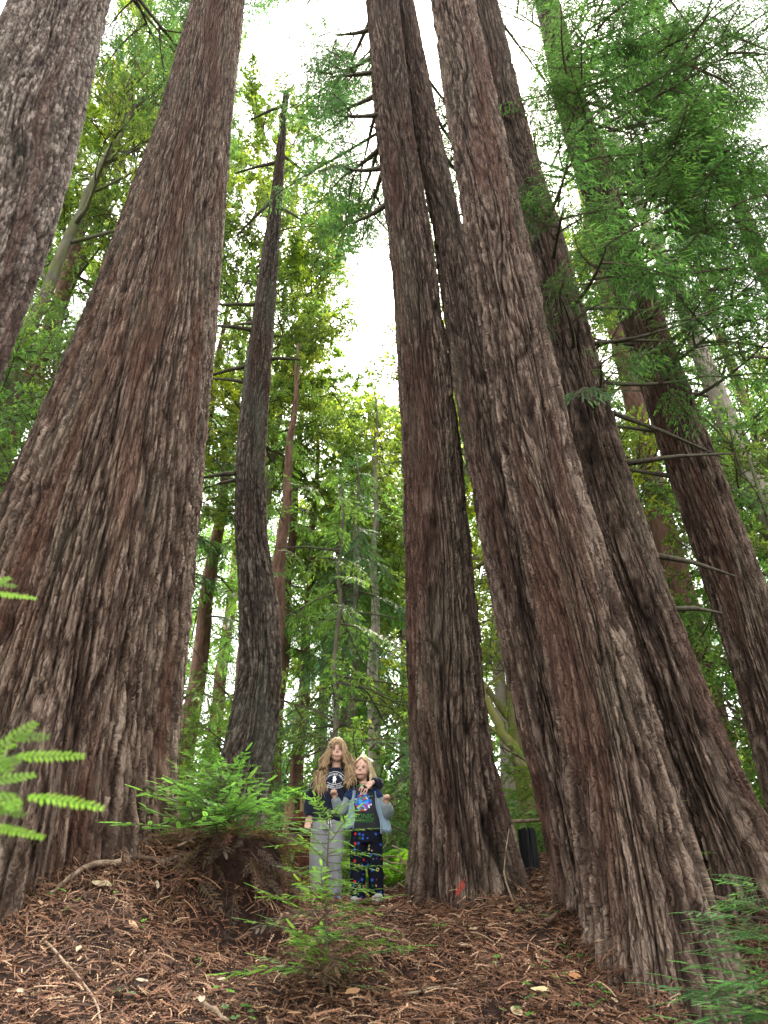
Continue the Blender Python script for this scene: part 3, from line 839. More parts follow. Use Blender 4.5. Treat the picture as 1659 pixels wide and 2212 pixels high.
def ring_limbs(rng, n, f0, f1, L, pitch=(.1, .9), az0=0.0, spread=2 * math.pi):
    return [(f0 + (f1 - f0) * (i + rng.random() * .8) / n, az0 + spread * ((i * .618) % 1.0 - .5) + rng.uniform(-.3, .3), rng.uniform(*pitch), L * rng.uniform(.7, 1.15)) for i in range(n)]
rb = random.Random(31)
# left: spreading tanoak between the two left trunks
broadleaf('lichen grey tanoak forking widely between the two leftmost trunks', -6.75, 10.0, [(0, 0, 4), (-.1, 0, 9), (.0, .1, 12.3), (.15, .1, 15.2), (.5, .2, 18.4)], .19,
          [(.55, 2.6, .8, 2.5), (.62, .2, .75, 3.2), (.66, -.4, .9, 3.0), (.74, .5, .8, 3.4), (.78, 2.9, .9, 2.6), (.8, -.2, .7, 3.2), (.86, 1.0, .9, 3), (.9, -1.2, .8, 2.6), (.94, .2, 1.0, 2.6), (.99, 2, 1.1, 2.2), (.99, -.5, 1.0, 2.4)],
          G_TAN, 201, per=12, bs=(.6, 1.0), alt=G_YEL, alt_f=.18)
# centre: big rounded crown behind the snag
broadleaf('tall tanoak with a dense rounded yellow green crown behind the snag', -2.5, 14.6, [(-.1, 0, 4), (-.4, 0, 8), (-.8, 0, 13), (-1.1, .1, 18), (-1.2, .1, 24.5)], .17,
          ring_limbs(rb, 28, .46, .99, 1.5, (-.3, .5)), G_TAN, 202, per=6, bs=(.8, 1.2), alt=G_YEL, alt_f=.2, limit=299, meshes=BBF)
broadleaf('smaller tanoak under the big rounded crown, left of the sky gap', -3.1, 15.6, [(0, 0, 4), (.1, 0, 8), (.2, 0, 11), (.3, 0, 13.5)], .17,
          ring_limbs(rb, 9, .55, 1.0, 1.2, (-.2, .4)), G_TAN, 203, per=6, bs=(.4, .7), alt=G_YEL, alt_f=.2, meshes=BBF)
broadleaf('big tanoak crown filling the gap behind the two left hand trunks', -8.6, 13.4, [(0, 0, 5), (.1, 0, 10), (.2, 0, 15), (.4, .1, 20), (.5, .1, 25)], .2,
          ring_limbs(rb, 26, .40, .99, 2.6, (-.2, .6)), G_TAN, 214, per=6, bs=(.9, 1.3), alt=G_YEL, alt_f=.2, limit=299, meshes=BBF)
broadleaf('tall bay crown showing high between the dark and the rightmost trunk', 5.4, 15.5, [(0, 0, 5), (.1, 0, 10), (.0, 0, 14), (-.2, .1, 18)], .16,
          ring_limbs(rb, 20, .45, .99, 2.0, (-.2, .6)), G_MID, 215, per=6, bs=(.7, 1.1), alt=G_TAN, alt_f=.4, limit=240, meshes=BBF, name='bay_tree')
# left understory
broadleaf('young bay tree with glossy leaves by the left edge', -6.0, 8.0, [(0, 0, 2), (.1, .1, 5), (.15, .1, 8.5)], .09, ring_limbs(rb, 12, .25, 1.0, 1.5, (.0, .7)), G_MID, 204, per=6, bs=(.6, 1.0), name='bay_tree', alt=G_TAN, meshes=BBS)
broadleaf('bay tree deeper in behind the left edge', -8.2, 10.6, [(0, 0, 3), (.1, 0, 7), (.2, 0, 11)], .12, ring_limbs(rb, 12, .3, 1.0, 2.0, (.0, .7)), G_MID, 205, per=7, bs=(.8, 1.2), name='bay_tree', alt=G_TAN)
# right: mossy clump and thin yellowing trees
broadleaf('straight mossy tanoak stem beside the blazed redwood', 2.05, 11.2, [(0, 0, 3), (-.1, 0, 7), (-.3, .1, 11), (-.4, .1, 14)], .17, ring_limbs(rb, 13, .2, 1.0, 1.7, (-.1, .7)), G_TAN, 206, mat=MOSS_BARK, per=6, bs=(.6, 1.0), alt=G_YEL, alt_f=.45, meshes=BBT)
broadleaf('pale tanoak stem behind the mossy one', 2.15, 13.2, [(0, 0, 3), (.1, 0, 7), (-.1, .1, 11), (-.3, .1, 15)], .14, ring_limbs(rb, 12, .25, 1.0, 2.0, (-.1, .7)), G_MID, 207, mat=PALE_BARK, per=6, bs=(.7, 1.1), alt=G_YEL, alt_f=.35, meshes=BBT)
broadleaf('moss covered tanoak bowed across the gap beside the blazed redwood', 2.45, 10.2, [(-.15, 0, .6), (-.38, 0, 1.12), (-.62, 0, 1.6), (-.85, .0, 2.05), (-1.10, .1, 2.7), (-1.25, .1, 3.6)], .12, [(.6, 3, .5, 1.0), (.9, 2, .8, 1.3), (.8, .5, .8, .8)], G_TAN, 208, mat=MOSS_BARK, per=4, bs=(.5, .8), alt=G_YEL, alt_f=.4, meshes=BBT)
broadleaf('yellowing tanoak between the dark and the rightmost trunk', 4.2, 12.5, [(0, 0, 4), (-.1, 0, 8), (-.1, .1, 12), (-.3, 0, 16)], .14, ring_limbs(rb, 15, .22, 1.0, 1.9, (-.1, .8)), G_TAN, 209, mat=TAN_BARK, per=6, bs=(.7, 1.1), alt=G_YEL, alt_f=.5, meshes=BBT)
broadleaf('bright green bay tree low between the right hand trunks', 5.6, 13.5, [(0, 0, 3), (.1, 0, 6), (.0, .1, 9)], .12, ring_limbs(rb, 14, .2, 1.0, 2.0, (-.1, .7)), G_MID, 210, per=7, bs=(.8, 1.2), name='bay_tree', alt=G_TAN)
broadleaf('bay tree at the right edge under the pale leaning trunk', 8.2, 12.8, [(0, 0, 3), (.1, 0, 6.5), (.0, .1, 10.5)], .13, ring_limbs(rb, 14, .2, 1.0, 2.3, (-.1, .7)), G_MID, 211, per=7, bs=(.8, 1.3), name='bay_tree', alt=G_TAN)
broadleaf('bushy bay tree behind the foot of the rightmost trunk', 5.9, 9.8, [(0, 0, 1.5), (.1, 0, 3.5), (.2, .1, 6.5)], .09, ring_limbs(rb, 12, .15, 1.0, 1.4, (-.1, .7)), G_MID, 212, per=6, bs=(.6, 1.0), name='bay_tree', alt=G_TAN)
broadleaf('thin tanoak with sparse leaves behind the centre fir', .75, 20, [(0, 0, 4), (.1, 0, 7), (.1, .1, 10), (.2, 0, 12.5)], .15, ring_limbs(rb, 14, .25, 1.0, 2.6, (-.1, .7)), G_TAN, 213, per=7, bs=(1.0, 1.6), alt=G_YEL, alt_f=.3, meshes=BBF)
# pale trunk at the right edge
tI = empty('fir_tree', (7.45, 11.5, gz(7.45, 11.5)))
tag(tI, 'pale grey trunk with thin bare limbs at the right edge', 'tree', 'conifers deeper in the grove')
_, fI = straight_trunk(tI, .29, 24, PALE_BARK, 301, lean=(-1.45, 0))
ri = random.Random(17)
for i in range(16):
    z = 5 + 11 * i / 16 + ri.random(); az = ri.choice([-.2, .3, 3.0, 2.8, -.6]) + ri.uniform(-.3, .3); cx, cy, cr = fI(z)
    L = ri.uniform(1.2, 3.0); d = Vector((math.cos(az), math.sin(az), ri.uniform(-.1, .45)))
    pts = limb_curve((cx, cy, z), d, L, ri, .01, 6, .08)
    mb = MB(); mb.tube(pts, [.035 * (1 - .85 * k / 6) for k in range(7)], 5)
    for k in (2, 3, 4):
        mb.tube(limb_curve(pts[k], d + Vector((ri.gauss(0, .5), ri.gauss(0, .5), ri.gauss(0, .4))), L * .4, ri, 0, 3), [.012, .009, .006, .002], 4)
    mb.obj('limb', [LIMB], tI)
    if i > 7: put(ri.choice(BBT), tI, pts[-1], az, .1, ri.uniform(0, 6), .8, jit(G_TAN, ri))
for i in range(18):
    z = 17 + 6.5 * i / 18; az = ri.uniform(0, 6.28); cx, cy, cr = fI(z)
    put(ri.choice(RBF), tI, (cx, cy, z), az, -.2, 0, 1.1, jit(G_BLUE, ri))

fb = empty('added_forest_behind', (0, -9, gz(0, -9))); tag(fb, 'redwood forest added out of view behind the viewpoint to hold back sky light', 'forest', kind='stuff')  # unseen trees, added so the trunks get light mostly from above
rfb = random.Random(61)
for (x, y) in [(-13, -1), (-9, -6), (-4.5, -8), (0, -10), (5, -8), (9.5, -5), (13, 0), (-16, 4), (16, 5)]:
    mb = MB(); zb = gz(x, y) - fb.location.z
    mb.tube([(x, y + 9, zb - .5), (x, y + 9, zb + 2), (x, y + 9, zb + 30)], [.7, .5, .1], 12); mb.obj('trunk', [FARB], fb)
    for i in range(46):
        z = 1.5 + 27 * (i + rfb.random()) / 46
        put(rfb.choice(RBF), fb, (x, y + 9, zb + z), i * 2.4 + rfb.uniform(-.4, .4), rfb.uniform(-.5, .1), rfb.uniform(-.3, .3), rfb.uniform(1.8, 2.6) * (1.05 - .55 * i / 46), jit(G_MID, rfb), 'foliage')
# ------------------------------------------------------------------ undergrowth, saplings, ferns
def needle_frond(mb, p, d, up, L, w, n, rng, tint, mi=1):
    """close-up frond: every needle a narrow folded blade"""
    side = d.cross(up).normalized(); up2 = side.cross(d).normalized()
    vs, fs = [], []
    dr = rng.uniform(.02, .14)
    for k in range(n):
        t = (k + .3) / n
        c = p + d * (L * t) - up2 * (dr * L * t * t)
        ww = w * min(1, .55 + t * 2.2) * (1 - .6 * t ** 3)
        for s in (-1, 1):
            o = len(vs)
            f = rng.uniform(.35, .6)
            dirn = (side * s + d * f - up2 * rng.uniform(-.05, .2)).normalized()
            a = d * (L / n * .42)
            vs += [c, c + dirn * ww * .45 + a, c + dirn * ww, c + dirn * ww * .45 - a]
            fs += [(o, o + 1, o + 2), (o, o + 2, o + 3)]
    mb.add(vs, fs, mi, tint)
    mb.tube([p, p + d * L * .5 - up2 * dr * L * .25, p + d * L - up2 * dr * L], [.0016, .0012, .0006], 3, mi, tint * .8, cap=False)

def sap_branch(seed, L=.5, fl=.11, w=.013, n=15, step=.055, droop=.1):
    rng = random.Random(seed * 7 + 5); mb = MB()
    main = lambda t: Vector((L * t, .04 * L * math.sin(3 * t + seed), .05 * L * t - droop * L * t * t))
    mb.tube([main(k / 5) for k in range(6)], [.0042 * (1 - .8 * k / 5) for k in range(6)], 4, 0, cap=False)
    m = int(L / step)
    for i in range(m):
        t = .12 + .85 * (i + .4) / m
        for s in (-1, 1):
            if rng.random() < .12: continue
            p = main(t); ang = s * rng.uniform(.7, 1.05)
            d = Vector((math.cos(ang), math.sin(ang), rng.uniform(-.25, .12))).normalized()
            l = fl * (1.15 - .5 * t) * rng.uniform(.7, 1.2)
            needle_frond(mb, p, d, Vector((rng.uniform(-.3, .3), rng.uniform(-.3, .3), 1)).normalized(), l, w, max(6, int(n * l / fl)), rng, rng.random() * .7 + (.3 if rng.random() < .25 else 0))
            if rng.random() < .35:
                p2 = p + d * l * .5; a2 = ang - s * .8
                d2 = Vector((math.cos(a2), math.sin(a2), rng.uniform(-.2, .1))).normalized()
                needle_frond(mb, p2, d2, Vector((0, 0, 1)), l * .6, w, max(5, int(n * .6)), rng, rng.random())
    needle_frond(mb, main(1), Vector((1, 0, -.1)).normalized(), Vector((0, 0, 1)), fl, w, n, rng, .8)
    return mb.mesh('sapling_branch', [TWIG, NEEDLE], False)

SBR = [sap_branch(s) for s in range(4)]
SBN = [sap_branch(50 + s, .25, .095, .0165, 13, .048, .12) for s in range(2)]           # close to the lens
DEADC = (.105, .062, .040)

def sapling(label, base, top, n, blen, color, seed, meshes=None, dead=.0, z0=.12, az=None, stem_r=.010, n_dead=0, group='redwood saplings', pitch=(-.15, .5), taper=.75):
    rng = random.Random(seed)
    t = empty('redwood_sapling', base); tag(t, label, 'sapling', group)
    T = Vector(top) - Vector(base)
    st = lambda f: T * f + Vector((.03 * math.sin(f * 5 + seed), .03 * math.cos(f * 4 + seed), 0)) * (T.length * .6) * f * (1 - f) * 2
    mb = MB(); mb.tube([Vector((0, 0, -.15))] + [st(k / 8) for k in range(9)], [stem_r * 1.3] + [stem_r * (1 - .85 * k / 8) for k in range(9)], 6)
    mb.obj('stem', [TWIG], t)
    for i in range(n):
        f = z0 + (1 - z0) * (i + rng.random() * .6) / n
        a = i * 2.4 + rng.uniform(-.4, .4) if az is None else az + rng.uniform(-.9, .9)
        s = blen / .5 * (1.1 - taper * f) * rng.uniform(.75, 1.2)
        put(rng.choice(meshes or SBR), t, st(f), a, rng.uniform(*pitch), rng.uniform(-.25, .25), s, jit(color, rng, .15), 'branch')
    for i in range(n_dead):
        f = rng.uniform(.02, .45)
        put(rng.choice(SBR), t, st(f), rng.uniform(0, 6.28), rng.uniform(-1.1, -.2), rng.uniform(-.6, .6), blen / .5 * rng.uniform(.6, 1.0), jit(DEADC, rng, .3), 'dead_branch')
    return t
def onground(x, y, dz=0): return (x, y, gz(x, y) + dz)

sapling('thin redwood sapling standing in front of the children, lower middle', onground(-.30, 4.35), (-.30, 4.40, 2.37), 56, .42, (.15, .29, .065), 1, n_dead=14, z0=.05, pitch=(-.1, .5), taper=.6)
sapling('bushy redwood sapling growing on the shaggy root mound left of the children', onground(-1.20, 5.75), (-1.22, 5.7, 2.95), 80, .66, (.12, .25, .07), 2, n_dead=60, z0=.0, stem_r=.016)
sapling('leaning sapling shoot on the right side of the root mound', onground(-.92, 5.85), (-.90, 5.7, 2.6), 20, .40, (.09, .20, .05), 3, n_dead=14)
sapling('bright green redwood sapling between the widest trunk and the snag', onground(-2.15, 8.1), (-2.2, 8.0, 4.35), 34, .75, G_FRESH, 4)
sapling('low sapling by the taller child\'s side, in front of the snag stump', onground(-1.08, 7.4), (-1.1, 7.35, 3.0), 26, .5, G_FRESH, 5)
sapling('small sapling sprouting against the foot of the foremost right redwood', onground(2.02, 5.55), (2.04, 5.5, 2.75), 12, .3, G_FRESH, 6)
sapling('dark sapling reaching in at the lower right corner', onground(1.70, 3.60), (1.62, 3.55, 1.92), 54, .56, (.13, .28, .11), 7, az=2.9, pitch=(-.2, .35))
sapling('second sapling at the right edge below the dark trunk', onground(2.75, 4.9), (2.5, 4.8, 2.15), 18, .6, (.06, .15, .055), 8, az=3.1, pitch=(-.2, .3))
sapling('out of focus redwood sapling close to the lens at the left edge', (-.60, .60, .2), (-.56, .64, 1.86), 2, .15, (.16, .34, .03), 9, meshes=SBN, z0=.95, stem_r=.006)
tN = [o for o in bpy.data.objects if o.name.startswith('redwood_sapling')][-1]
for (x, y, z, az, pt, rl, s) in [(-.430, .66, 1.838, .0, .02, .9, .48), (-.375, .64, 1.642, -.02, .03, .8, .66), (-.37, .62, 1.652, .08, .14, 1.0, .58), (-.365, .65, 1.630, -.12, -.08, .7, .52), (-.40, .63, 1.622, .1, -.05, .9, .50), (-.41, .64, 1.583, .0, -.03, .9, .46), (-.44, .65, 1.77, .0, .0, .9, .40)]:
    put(SBN[int(s * 50) % 2], tN, Vector((x - .085, y, z)) - tN.location, az, pt, rl, s, (.20, .38, .03), 'branch')

# shaggy root mound: a decayed stump hung with dead sprays
rw = empty('root_mound', (-1.02, 5.42, gz(-1.02, 5.42))); tag(rw, 'dark decayed stump hung with dead brown sprays, left of the path', 'stump')
rrw = random.Random(44)
mv, mf = [], []
nu, nv = 40, 22
for j in range(nv + 1):
    t = j / nv                                              # 0 = crest, 1 = buried skirt
    for i in range(nu):
        a = 2 * math.pi * i / nu
        rx, ry = .50 * t ** .55, .34 * t ** .55
        if t > .45: rx, ry = .50 * .45 ** .55 * (1 + .10 * math.sin((t - .45) * 5)), .34 * .45 ** .55 * (1 - .10 * math.sin((t - .45) * 5))
        p = Vector((math.cos(a) * rx, .10 + math.sin(a) * ry, .25 - .10 * t - .62 * max(0, t - .30)))
        k = float(fbm(np.array(p.x * 5.0 + 9), np.array(p.y * 5.0), np.array(p.z * 5.0), 3))
        mv.append(p * (1 + .0) + Vector((math.cos(a), math.sin(a), .35)) * (.055 * k))
for j in range(nv):
    for i in range(nu): mf.append((j * nu + i, j * nu + (i + 1) % nu, (j + 1) * nu + (i + 1) % nu, (j + 1) * nu + i))
mb = MB(); mb.add(mv, mf); mb.obj('decayed_wood', [SOIL], rw)
for i in range(295):
    j = rrw.randrange(0, nv - 4); i_ = rrw.randrange(nu)
    p = mv[j * nu + i_]
    a = math.atan2(p.y - .10, p.x)
    steep = smooth01(np.array((j / nv - .15) * 2.2))
    put(rrw.choice(SBR), rw, p + Vector((0, 0, .01)), a + rrw.gauss(0, .8), -float(steep) * rrw.uniform(.6, 1.45) + rrw.uniform(-.1, .25), rrw.uniform(-1.2, 1.2), rrw.uniform(.3, .72), jit(DEADC, rrw, .45), 'dead_spray')
# ferns
def fern_frond(seed, L=.8):
    rng = random.Random(seed); mb = MB()
    main = lambda t: Vector((L * t * .9, 0, L * (.75 * t - .85 * t * t)))
    mb.tube([main(k / 6) for k in range(7)], [.004 * (1 - .8 * k / 6) for k in range(7)], 3, 0, cap=False)
    for k in range(22):
        t = .12 + .86 * k / 22; p = main(t); d0 = (main(t + .02) - p).normalized()
        for s in (-1, 1):
            w = .13 * L * math.sin(math.pi * min(1, .25 + t * .8)) ** .8 + .01
            d = (Vector((0, s, 0)) + d0 * .35 + Vector((0, 0, rng.uniform(-.3, .0)))).normalized()
            leaf4(mb, p, d, Vector((0, 0, 1)), w, .016, rng.uniform(.3, .8), .1)
    return mb.mesh('fern_frond', [TWIG, BROAD], False)
FF = [fern_frond(s) for s in range(3)]
def fern(label, x, y, s, n, seed, color=(.10, .21, .03)):
    rng = random.Random(seed)
    t = empty('sword_fern', onground(x, y)); tag(t, label, 'fern', 'ferns in the undergrowth')
    mb = MB(); mb.tube([(0, 0, -.08), (0, 0, .02), (0, 0, .06)], [.05 * s, .045 * s, .015], 7, rough=.2, rng=rng); mb.obj('crown', [TWIG], t)
    for i in range(n):
        put(rng.choice(FF), t, (0, 0, .03), i * 2.4 + rng.uniform(-.3, .3), rng.uniform(-.1, .55), rng.uniform(-.2, .2), s * rng.uniform(.75, 1.15), jit(color, rng), 'frond')
fern('fern right of the smaller child, left of the blazed redwood', .12, 8.3, 1.0, 13, 1)
fern('fern peeping out between smaller child and brush', .02, 9.3, 1.2, 14, 2)
fern('fern left of the taller child behind the low sapling', -1.25, 8.6, 1.0, 12, 3)
fern('fern beside the pale splintered stump', -.75, 9.4, 1.1, 12, 4)
fern('fern behind the gap left of the snag', -2.6, 9.6, 1.2, 12, 5)
fern('fern at the foot of the snag', -1.45, 8.4, .9, 11, 6)

# the far undergrowth reads as one green mass
ug = empty('undergrowth', (0, 12, gz(0, 12))); tag(ug, 'mass of green undergrowth behind the bank', 'undergrowth', kind='stuff')
ru = random.Random(99)
for i in range(430):
    f = i / 430
    y = 8.8 + 24 * f ** 1.7
    x = ru.uniform(-.62, .62) * (y + 2)
    if abs(x) < 1.6 and y < 9.5 and ru.random() < .5: continue
    z = gz(x, y) + ru.uniform(-.1, .5 + .07 * y) * ru.random()
    big = .7 + .05 * y
    mesh = ru.choice(BBS + RBS if y < 14 else BBF + RBF)
    put(mesh, ug, (x, y - 12, z - ug.location.z), ru.uniform(0, 6.28), ru.uniform(.1, 1.1), ru.uniform(-.5, .5), big * ru.uniform(.5, 1.1), jit(ru.choice([G_MID, G_FRESH, G_TAN, G_FRESH, G_BLUE]), ru), 'foliage')

for i in range(90):
    x = ru.uniform(-2.9, .45); y = ru.uniform(9.2, 12.5); f = ru.random()
    put(ru.choice(BBS + BBT + RBS), ug, (x, y - 12, gz(x, y) + .2 + 2.2 * f - ug.location.z), ru.uniform(0, 6.28), ru.uniform(.0, .9), ru.uniform(-.5, .5), ru.uniform(.5, .9), jit(ru.choice([G_MID, G_FRESH, G_FRESH, G_TAN]), ru), 'foliage')
# ------------------------------------------------------------------ needle litter
def litter_mat():
    m, nt, out = new_mat('dead_needles')
    at = N(nt, 'VertexColor', layer_name='tint').outputs[0]
    c = ramp(nt, at, [(.0, (.020, .011, .008)), (.45, (.100, .046, .026)), (.8, (.205, .105, .062)), (1.0, (.33, .22, .14))])
    oi = N(nt, 'ObjectInfo')
    vv = mth(nt, 'MULTIPLY_ADD', oi.outputs['Random'], .7, .65)
    cv = N(nt, 'CombineColor')
    for i in range(3): nt.links.new(vv, cv.inputs[i])
    principled(nt, out, mixc(nt, 1.0, c, cv.outputs[0], 'MULTIPLY'), .8, .2)
    return m
LIT = litter_mat()
def litter_patch(seed, size=.44, n=150):
    rng = random.Random(seed); mb = MB()
    for i in range(n):
        a = rng.uniform(0, 6.28); L = rng.uniform(.03, .09) if rng.random() < .6 else rng.uniform(.08, .16)
        p = Vector((rng.uniform(-.5, .5) * size, rng.uniform(-.5, .5) * size, rng.uniform(.0, .028)))
        d = Vector((math.cos(a), math.sin(a), rng.uniform(-.22, .3))).normalized()
        up = Vector((rng.uniform(-.7, .7), rng.uniform(-.7, .7), 1)).normalized()
        side = d.cross(up).normalized()
        bend = rng.uniform(-.35, .35)
        q = lambda t: p + d * (L * t) + side * (bend * L * t * t) + Vector((0, 0, -.25 * L * t * t))
        tint = min(1, max(0, rng.gauss(.52, .27)))
        vs, fs = [], []
        if rng.random() < .72:
            k = max(4, int(L / .014)); w = rng.uniform(.007, .012)
            for j in range(k):
                t = (j + .5) / k; c = q(t)
                for s in (-1, 1):
                    o = len(vs); b = d * (L / k * .34)
                    ww = w * (1 - .5 * t)
                    vs += [c - b, c + b, c + side * (s * ww) + d * (ww * .8) + up * rng.uniform(-.002, .004)]; fs.append((o, o + 1, o + 2))
        o = len(vs); r = .0022
        for j in range(4):
            t = j / 3; c = q(t); vs += [c + side * r, c - side * r + up * r]
        for j in range(3): fs.append((o + 2 * j, o + 2 * j + 1, o + 2 * j + 3, o + 2 * j + 2))
        mb.add(vs, fs, 0, tint)
    return mb.mesh('litter_patch', [LIT], False)
LPS = [litter_patch(s) for s in range(6)]
nl = empty('needle_litter', (0, 5, gz(0, 5))); tag(nl, 'thick brown litter of dead redwood needles and twigs on the bank', 'litter', kind='stuff')
rl = random.Random(8)
def ground_frame(x, y, e=.12):
    z = gz(x, y)
    n = Vector((gz(x - e, y) - gz(x + e, y), gz(x, y - e) - gz(x, y + e), 2 * e)).normalized()
    return Vector((x, y, z)), n
yy = 3.3
while yy < 8.1:
    xx = -3.5
    while xx < 3.5:
        x, y = xx + rl.uniform(-.08, .08), yy + rl.uniform(-.08, .08)
        if abs(x) < .62 * y + .2:
            p, nrm = ground_frame(x, y)
            o = bpy.data.objects.new('litter', rl.choice(LPS))
            qd = nrm.to_track_quat('Z', 'Y').to_matrix().to_4x4() @ Matrix.Rotation(rl.uniform(0, 6.28), 4, 'Z')
            o.matrix_world = Matrix.Translation(p - nl.location) @ qd @ Matrix.Scale(rl.uniform(.9, 1.2), 4)
            link(o, nl)
        xx += .24
    yy += .24

for (t, ax) in ((tA, AX_A), (tD, AX_D), (tE, AX_E), (tF, AX_F), (tG, AX_G), (tC, AX_C)):
    tr = [c for c in t.children if c.name.startswith('trunk')][0]
    g0 = gz(ax[0][0], ax[0][1])
    co = np.empty(len(tr.data.vertices) * 3, dtype=np.float32); tr.data.vertices.foreach_get('co', co); co = co.reshape(-1, 3)
    co = co[(co[:, 2] > g0 - .9) & (co[:, 2] < g0 + .7)]
    ang = np.arctan2(co[:, 1] - ax[0][1], co[:, 0] - ax[0][0]); rad_ = np.hypot(co[:, 1] - ax[0][1], co[:, 0] - ax[0][0])
    n_ = 46 if t is tA else 26
    for k in range(n_):
        a = math.atan2(-ax[0][1], -ax[0][0]) + (k / (n_ - 1) - .5) * 3.6
        d = Vector((math.cos(a), math.sin(a), 0))
        c_ = Vector((ax[0][0], ax[0][1], 0))
        zz = gz(*(c_ + d * (ax[0][3] + .1)).to_2d()) + .05
        sel = (np.abs((ang - a + math.pi) % (2 * math.pi) - math.pi) < .05) & (np.abs(co[:, 2] - zz) < .06)
        if not sel.any(): continue
        p = c_ + d * (float(rad_[sel].mean()) + rl.uniform(-.01, .08)); p.z = gz(p.x, p.y) + rl.uniform(.0, .05)
        nrm = (d * rl.uniform(.3, .9) + Vector((0, 0, 1))).normalized()
        o = bpy.data.objects.new('litter', rl.choice(LPS))
        o.matrix_world = Matrix.Translation(p - nl.location) @ nrm.to_track_quat('Z', 'Y').to_matrix().to_4x4() @ Matrix.Rotation(rl.uniform(0, 6.28), 4, 'Z') @ Matrix.Scale(rl.uniform(.45, .8), 4)
        link(o, nl)
# ------------------------------------------------------------------ the two children
def ell(mb, c, r, rot=None, nu=14, nv=10):
    vs, fs = [], []
    M = Euler(rot).to_matrix() if rot else None
    for j in range(1, nv):
        b = math.pi * j / nv
        for i in range(nu):
            a = 2 * math.pi * i / nu
            p = Vector((r[0] * math.sin(b) * math.cos(a), r[1] * math.sin(b) * math.sin(a), r[2] * math.cos(b)))
            vs.append((M @ p if M else p) + Vector(c))
    for q in (Vector((0, 0, r[2])), Vector((0, 0, -r[2]))): vs.append((M @ q if M else q) + Vector(c))
    n = nu * (nv - 1)
    for j in range(nv - 2):
        for i in range(nu):
            k = (i + 1) % nu
            fs.append((j * nu + i, (j + 1) * nu + i, (j + 1) * nu + k, j * nu + k))
    for i in range(nu):
        k = (i + 1) % nu
        fs.append((n, i, k)); fs.append((n + 1, (nv - 2) * nu + k, (nv - 2) * nu + i))
    mb.add(vs, fs)
def rings(mb, rows, n=20):
    """closed stack of elliptical rings (h, cx, cy, rx, ry)"""
    vs, fs = [], []
    for (h, cx, cy, rx, ry) in rows:
        for i in range(n):
            a = 2 * math.pi * i / n
            vs.append((cx + rx * math.cos(a), cy + ry * math.sin(a), h))
    for j in range(len(rows) - 1):
        for i in range(n):
            k = (i + 1) % n
            fs.append((j * n + i, j * n + k, (j + 1) * n + k, (j + 1) * n + i))
    fs.append(tuple(range(n - 1, -1, -1))); fs.append(tuple((len(rows) - 1) * n + i for i in range(n)))
    mb.add(vs, fs)
def soft(pts, rad, k=4):
    """Catmull-Rom refinement of a chain"""
    P = [Vector(p) for p in pts]; o, r = [], []
    for i in range(len(P) - 1):
        a, b, c, d = P[max(i - 1, 0)], P[i], P[i + 1], P[min(i + 2, len(P) - 1)]
        for j in range(k):
            t = j / k
            o.append(.5 * ((2 * b) + (c - a) * t + (2 * a - 5 * b + 4 * c - d) * t * t + (3 * b - a - 3 * c + d) * t ** 3))
            r.append(rad[i] + (rad[i + 1] - rad[i]) * t)
    o.append(P[-1]); r.append(rad[-1])
    return o, r
def limb(mb, pts, rad, n=12, k=4):
    o, r = soft(pts, rad, k); mb.tube(o, r, n)
def fuse(name, mb, mat, parent, voxel, smooth=3, ratio=1.0, wrinkle=0.0, wseed=0, stretch=(1, 1, 1)):
    me = mb.mesh(name + '_cage', [mat], True)
    ob = bpy.data.objects.new(name + '_cage', me); COL.objects.link(ob)
    m = ob.modifiers.new('r', 'REMESH'); m.mode = 'VOXEL'; m.voxel_size = voxel
    s = ob.modifiers.new('s', 'SMOOTH'); s.factor = .5; s.iterations = smooth
    if ratio < 1:
        d = ob.modifiers.new('d', 'DECIMATE'); d.ratio = ratio
    dg = bpy.context.evaluated_depsgraph_get()
    new = bpy.data.meshes.new_from_object(ob.evaluated_get(dg))
    bpy.data.objects.remove(ob); bpy.data.meshes.remove(me)
    new.name = name
    new.materials.clear(); new.materials.append(mat)
    nv = len(new.vertices)
    if wrinkle > 0:
        co = np.empty(nv * 3, dtype=np.float32); new.vertices.foreach_get('co', co); co = co.reshape(-1, 3).astype(float)
        no = np.empty(nv * 3, dtype=np.float32); new.vertices.foreach_get('normal', no); no = no.reshape(-1, 3)
        q = co * np.array(stretch)
        f = 1 - 2 * np.abs(noise3(q[:, 0] * 12 + wseed, q[:, 1] * 12 + q[:, 2] * 5, q[:, 2] * 12 + q[:, 0] * 9)) + .5 * noise3(q[:, 0] * 26, q[:, 1] * 26 + wseed, q[:, 2] * 26)
        co = co + no * (f * wrinkle)[:, None]
        new.vertices.foreach_set('co', co.astype(np.float32).ravel())
    new.polygons.foreach_set('use_smooth', [True] * len(new.polygons))
    new.update()
    return link(bpy.data.objects.new(name, new), parent)

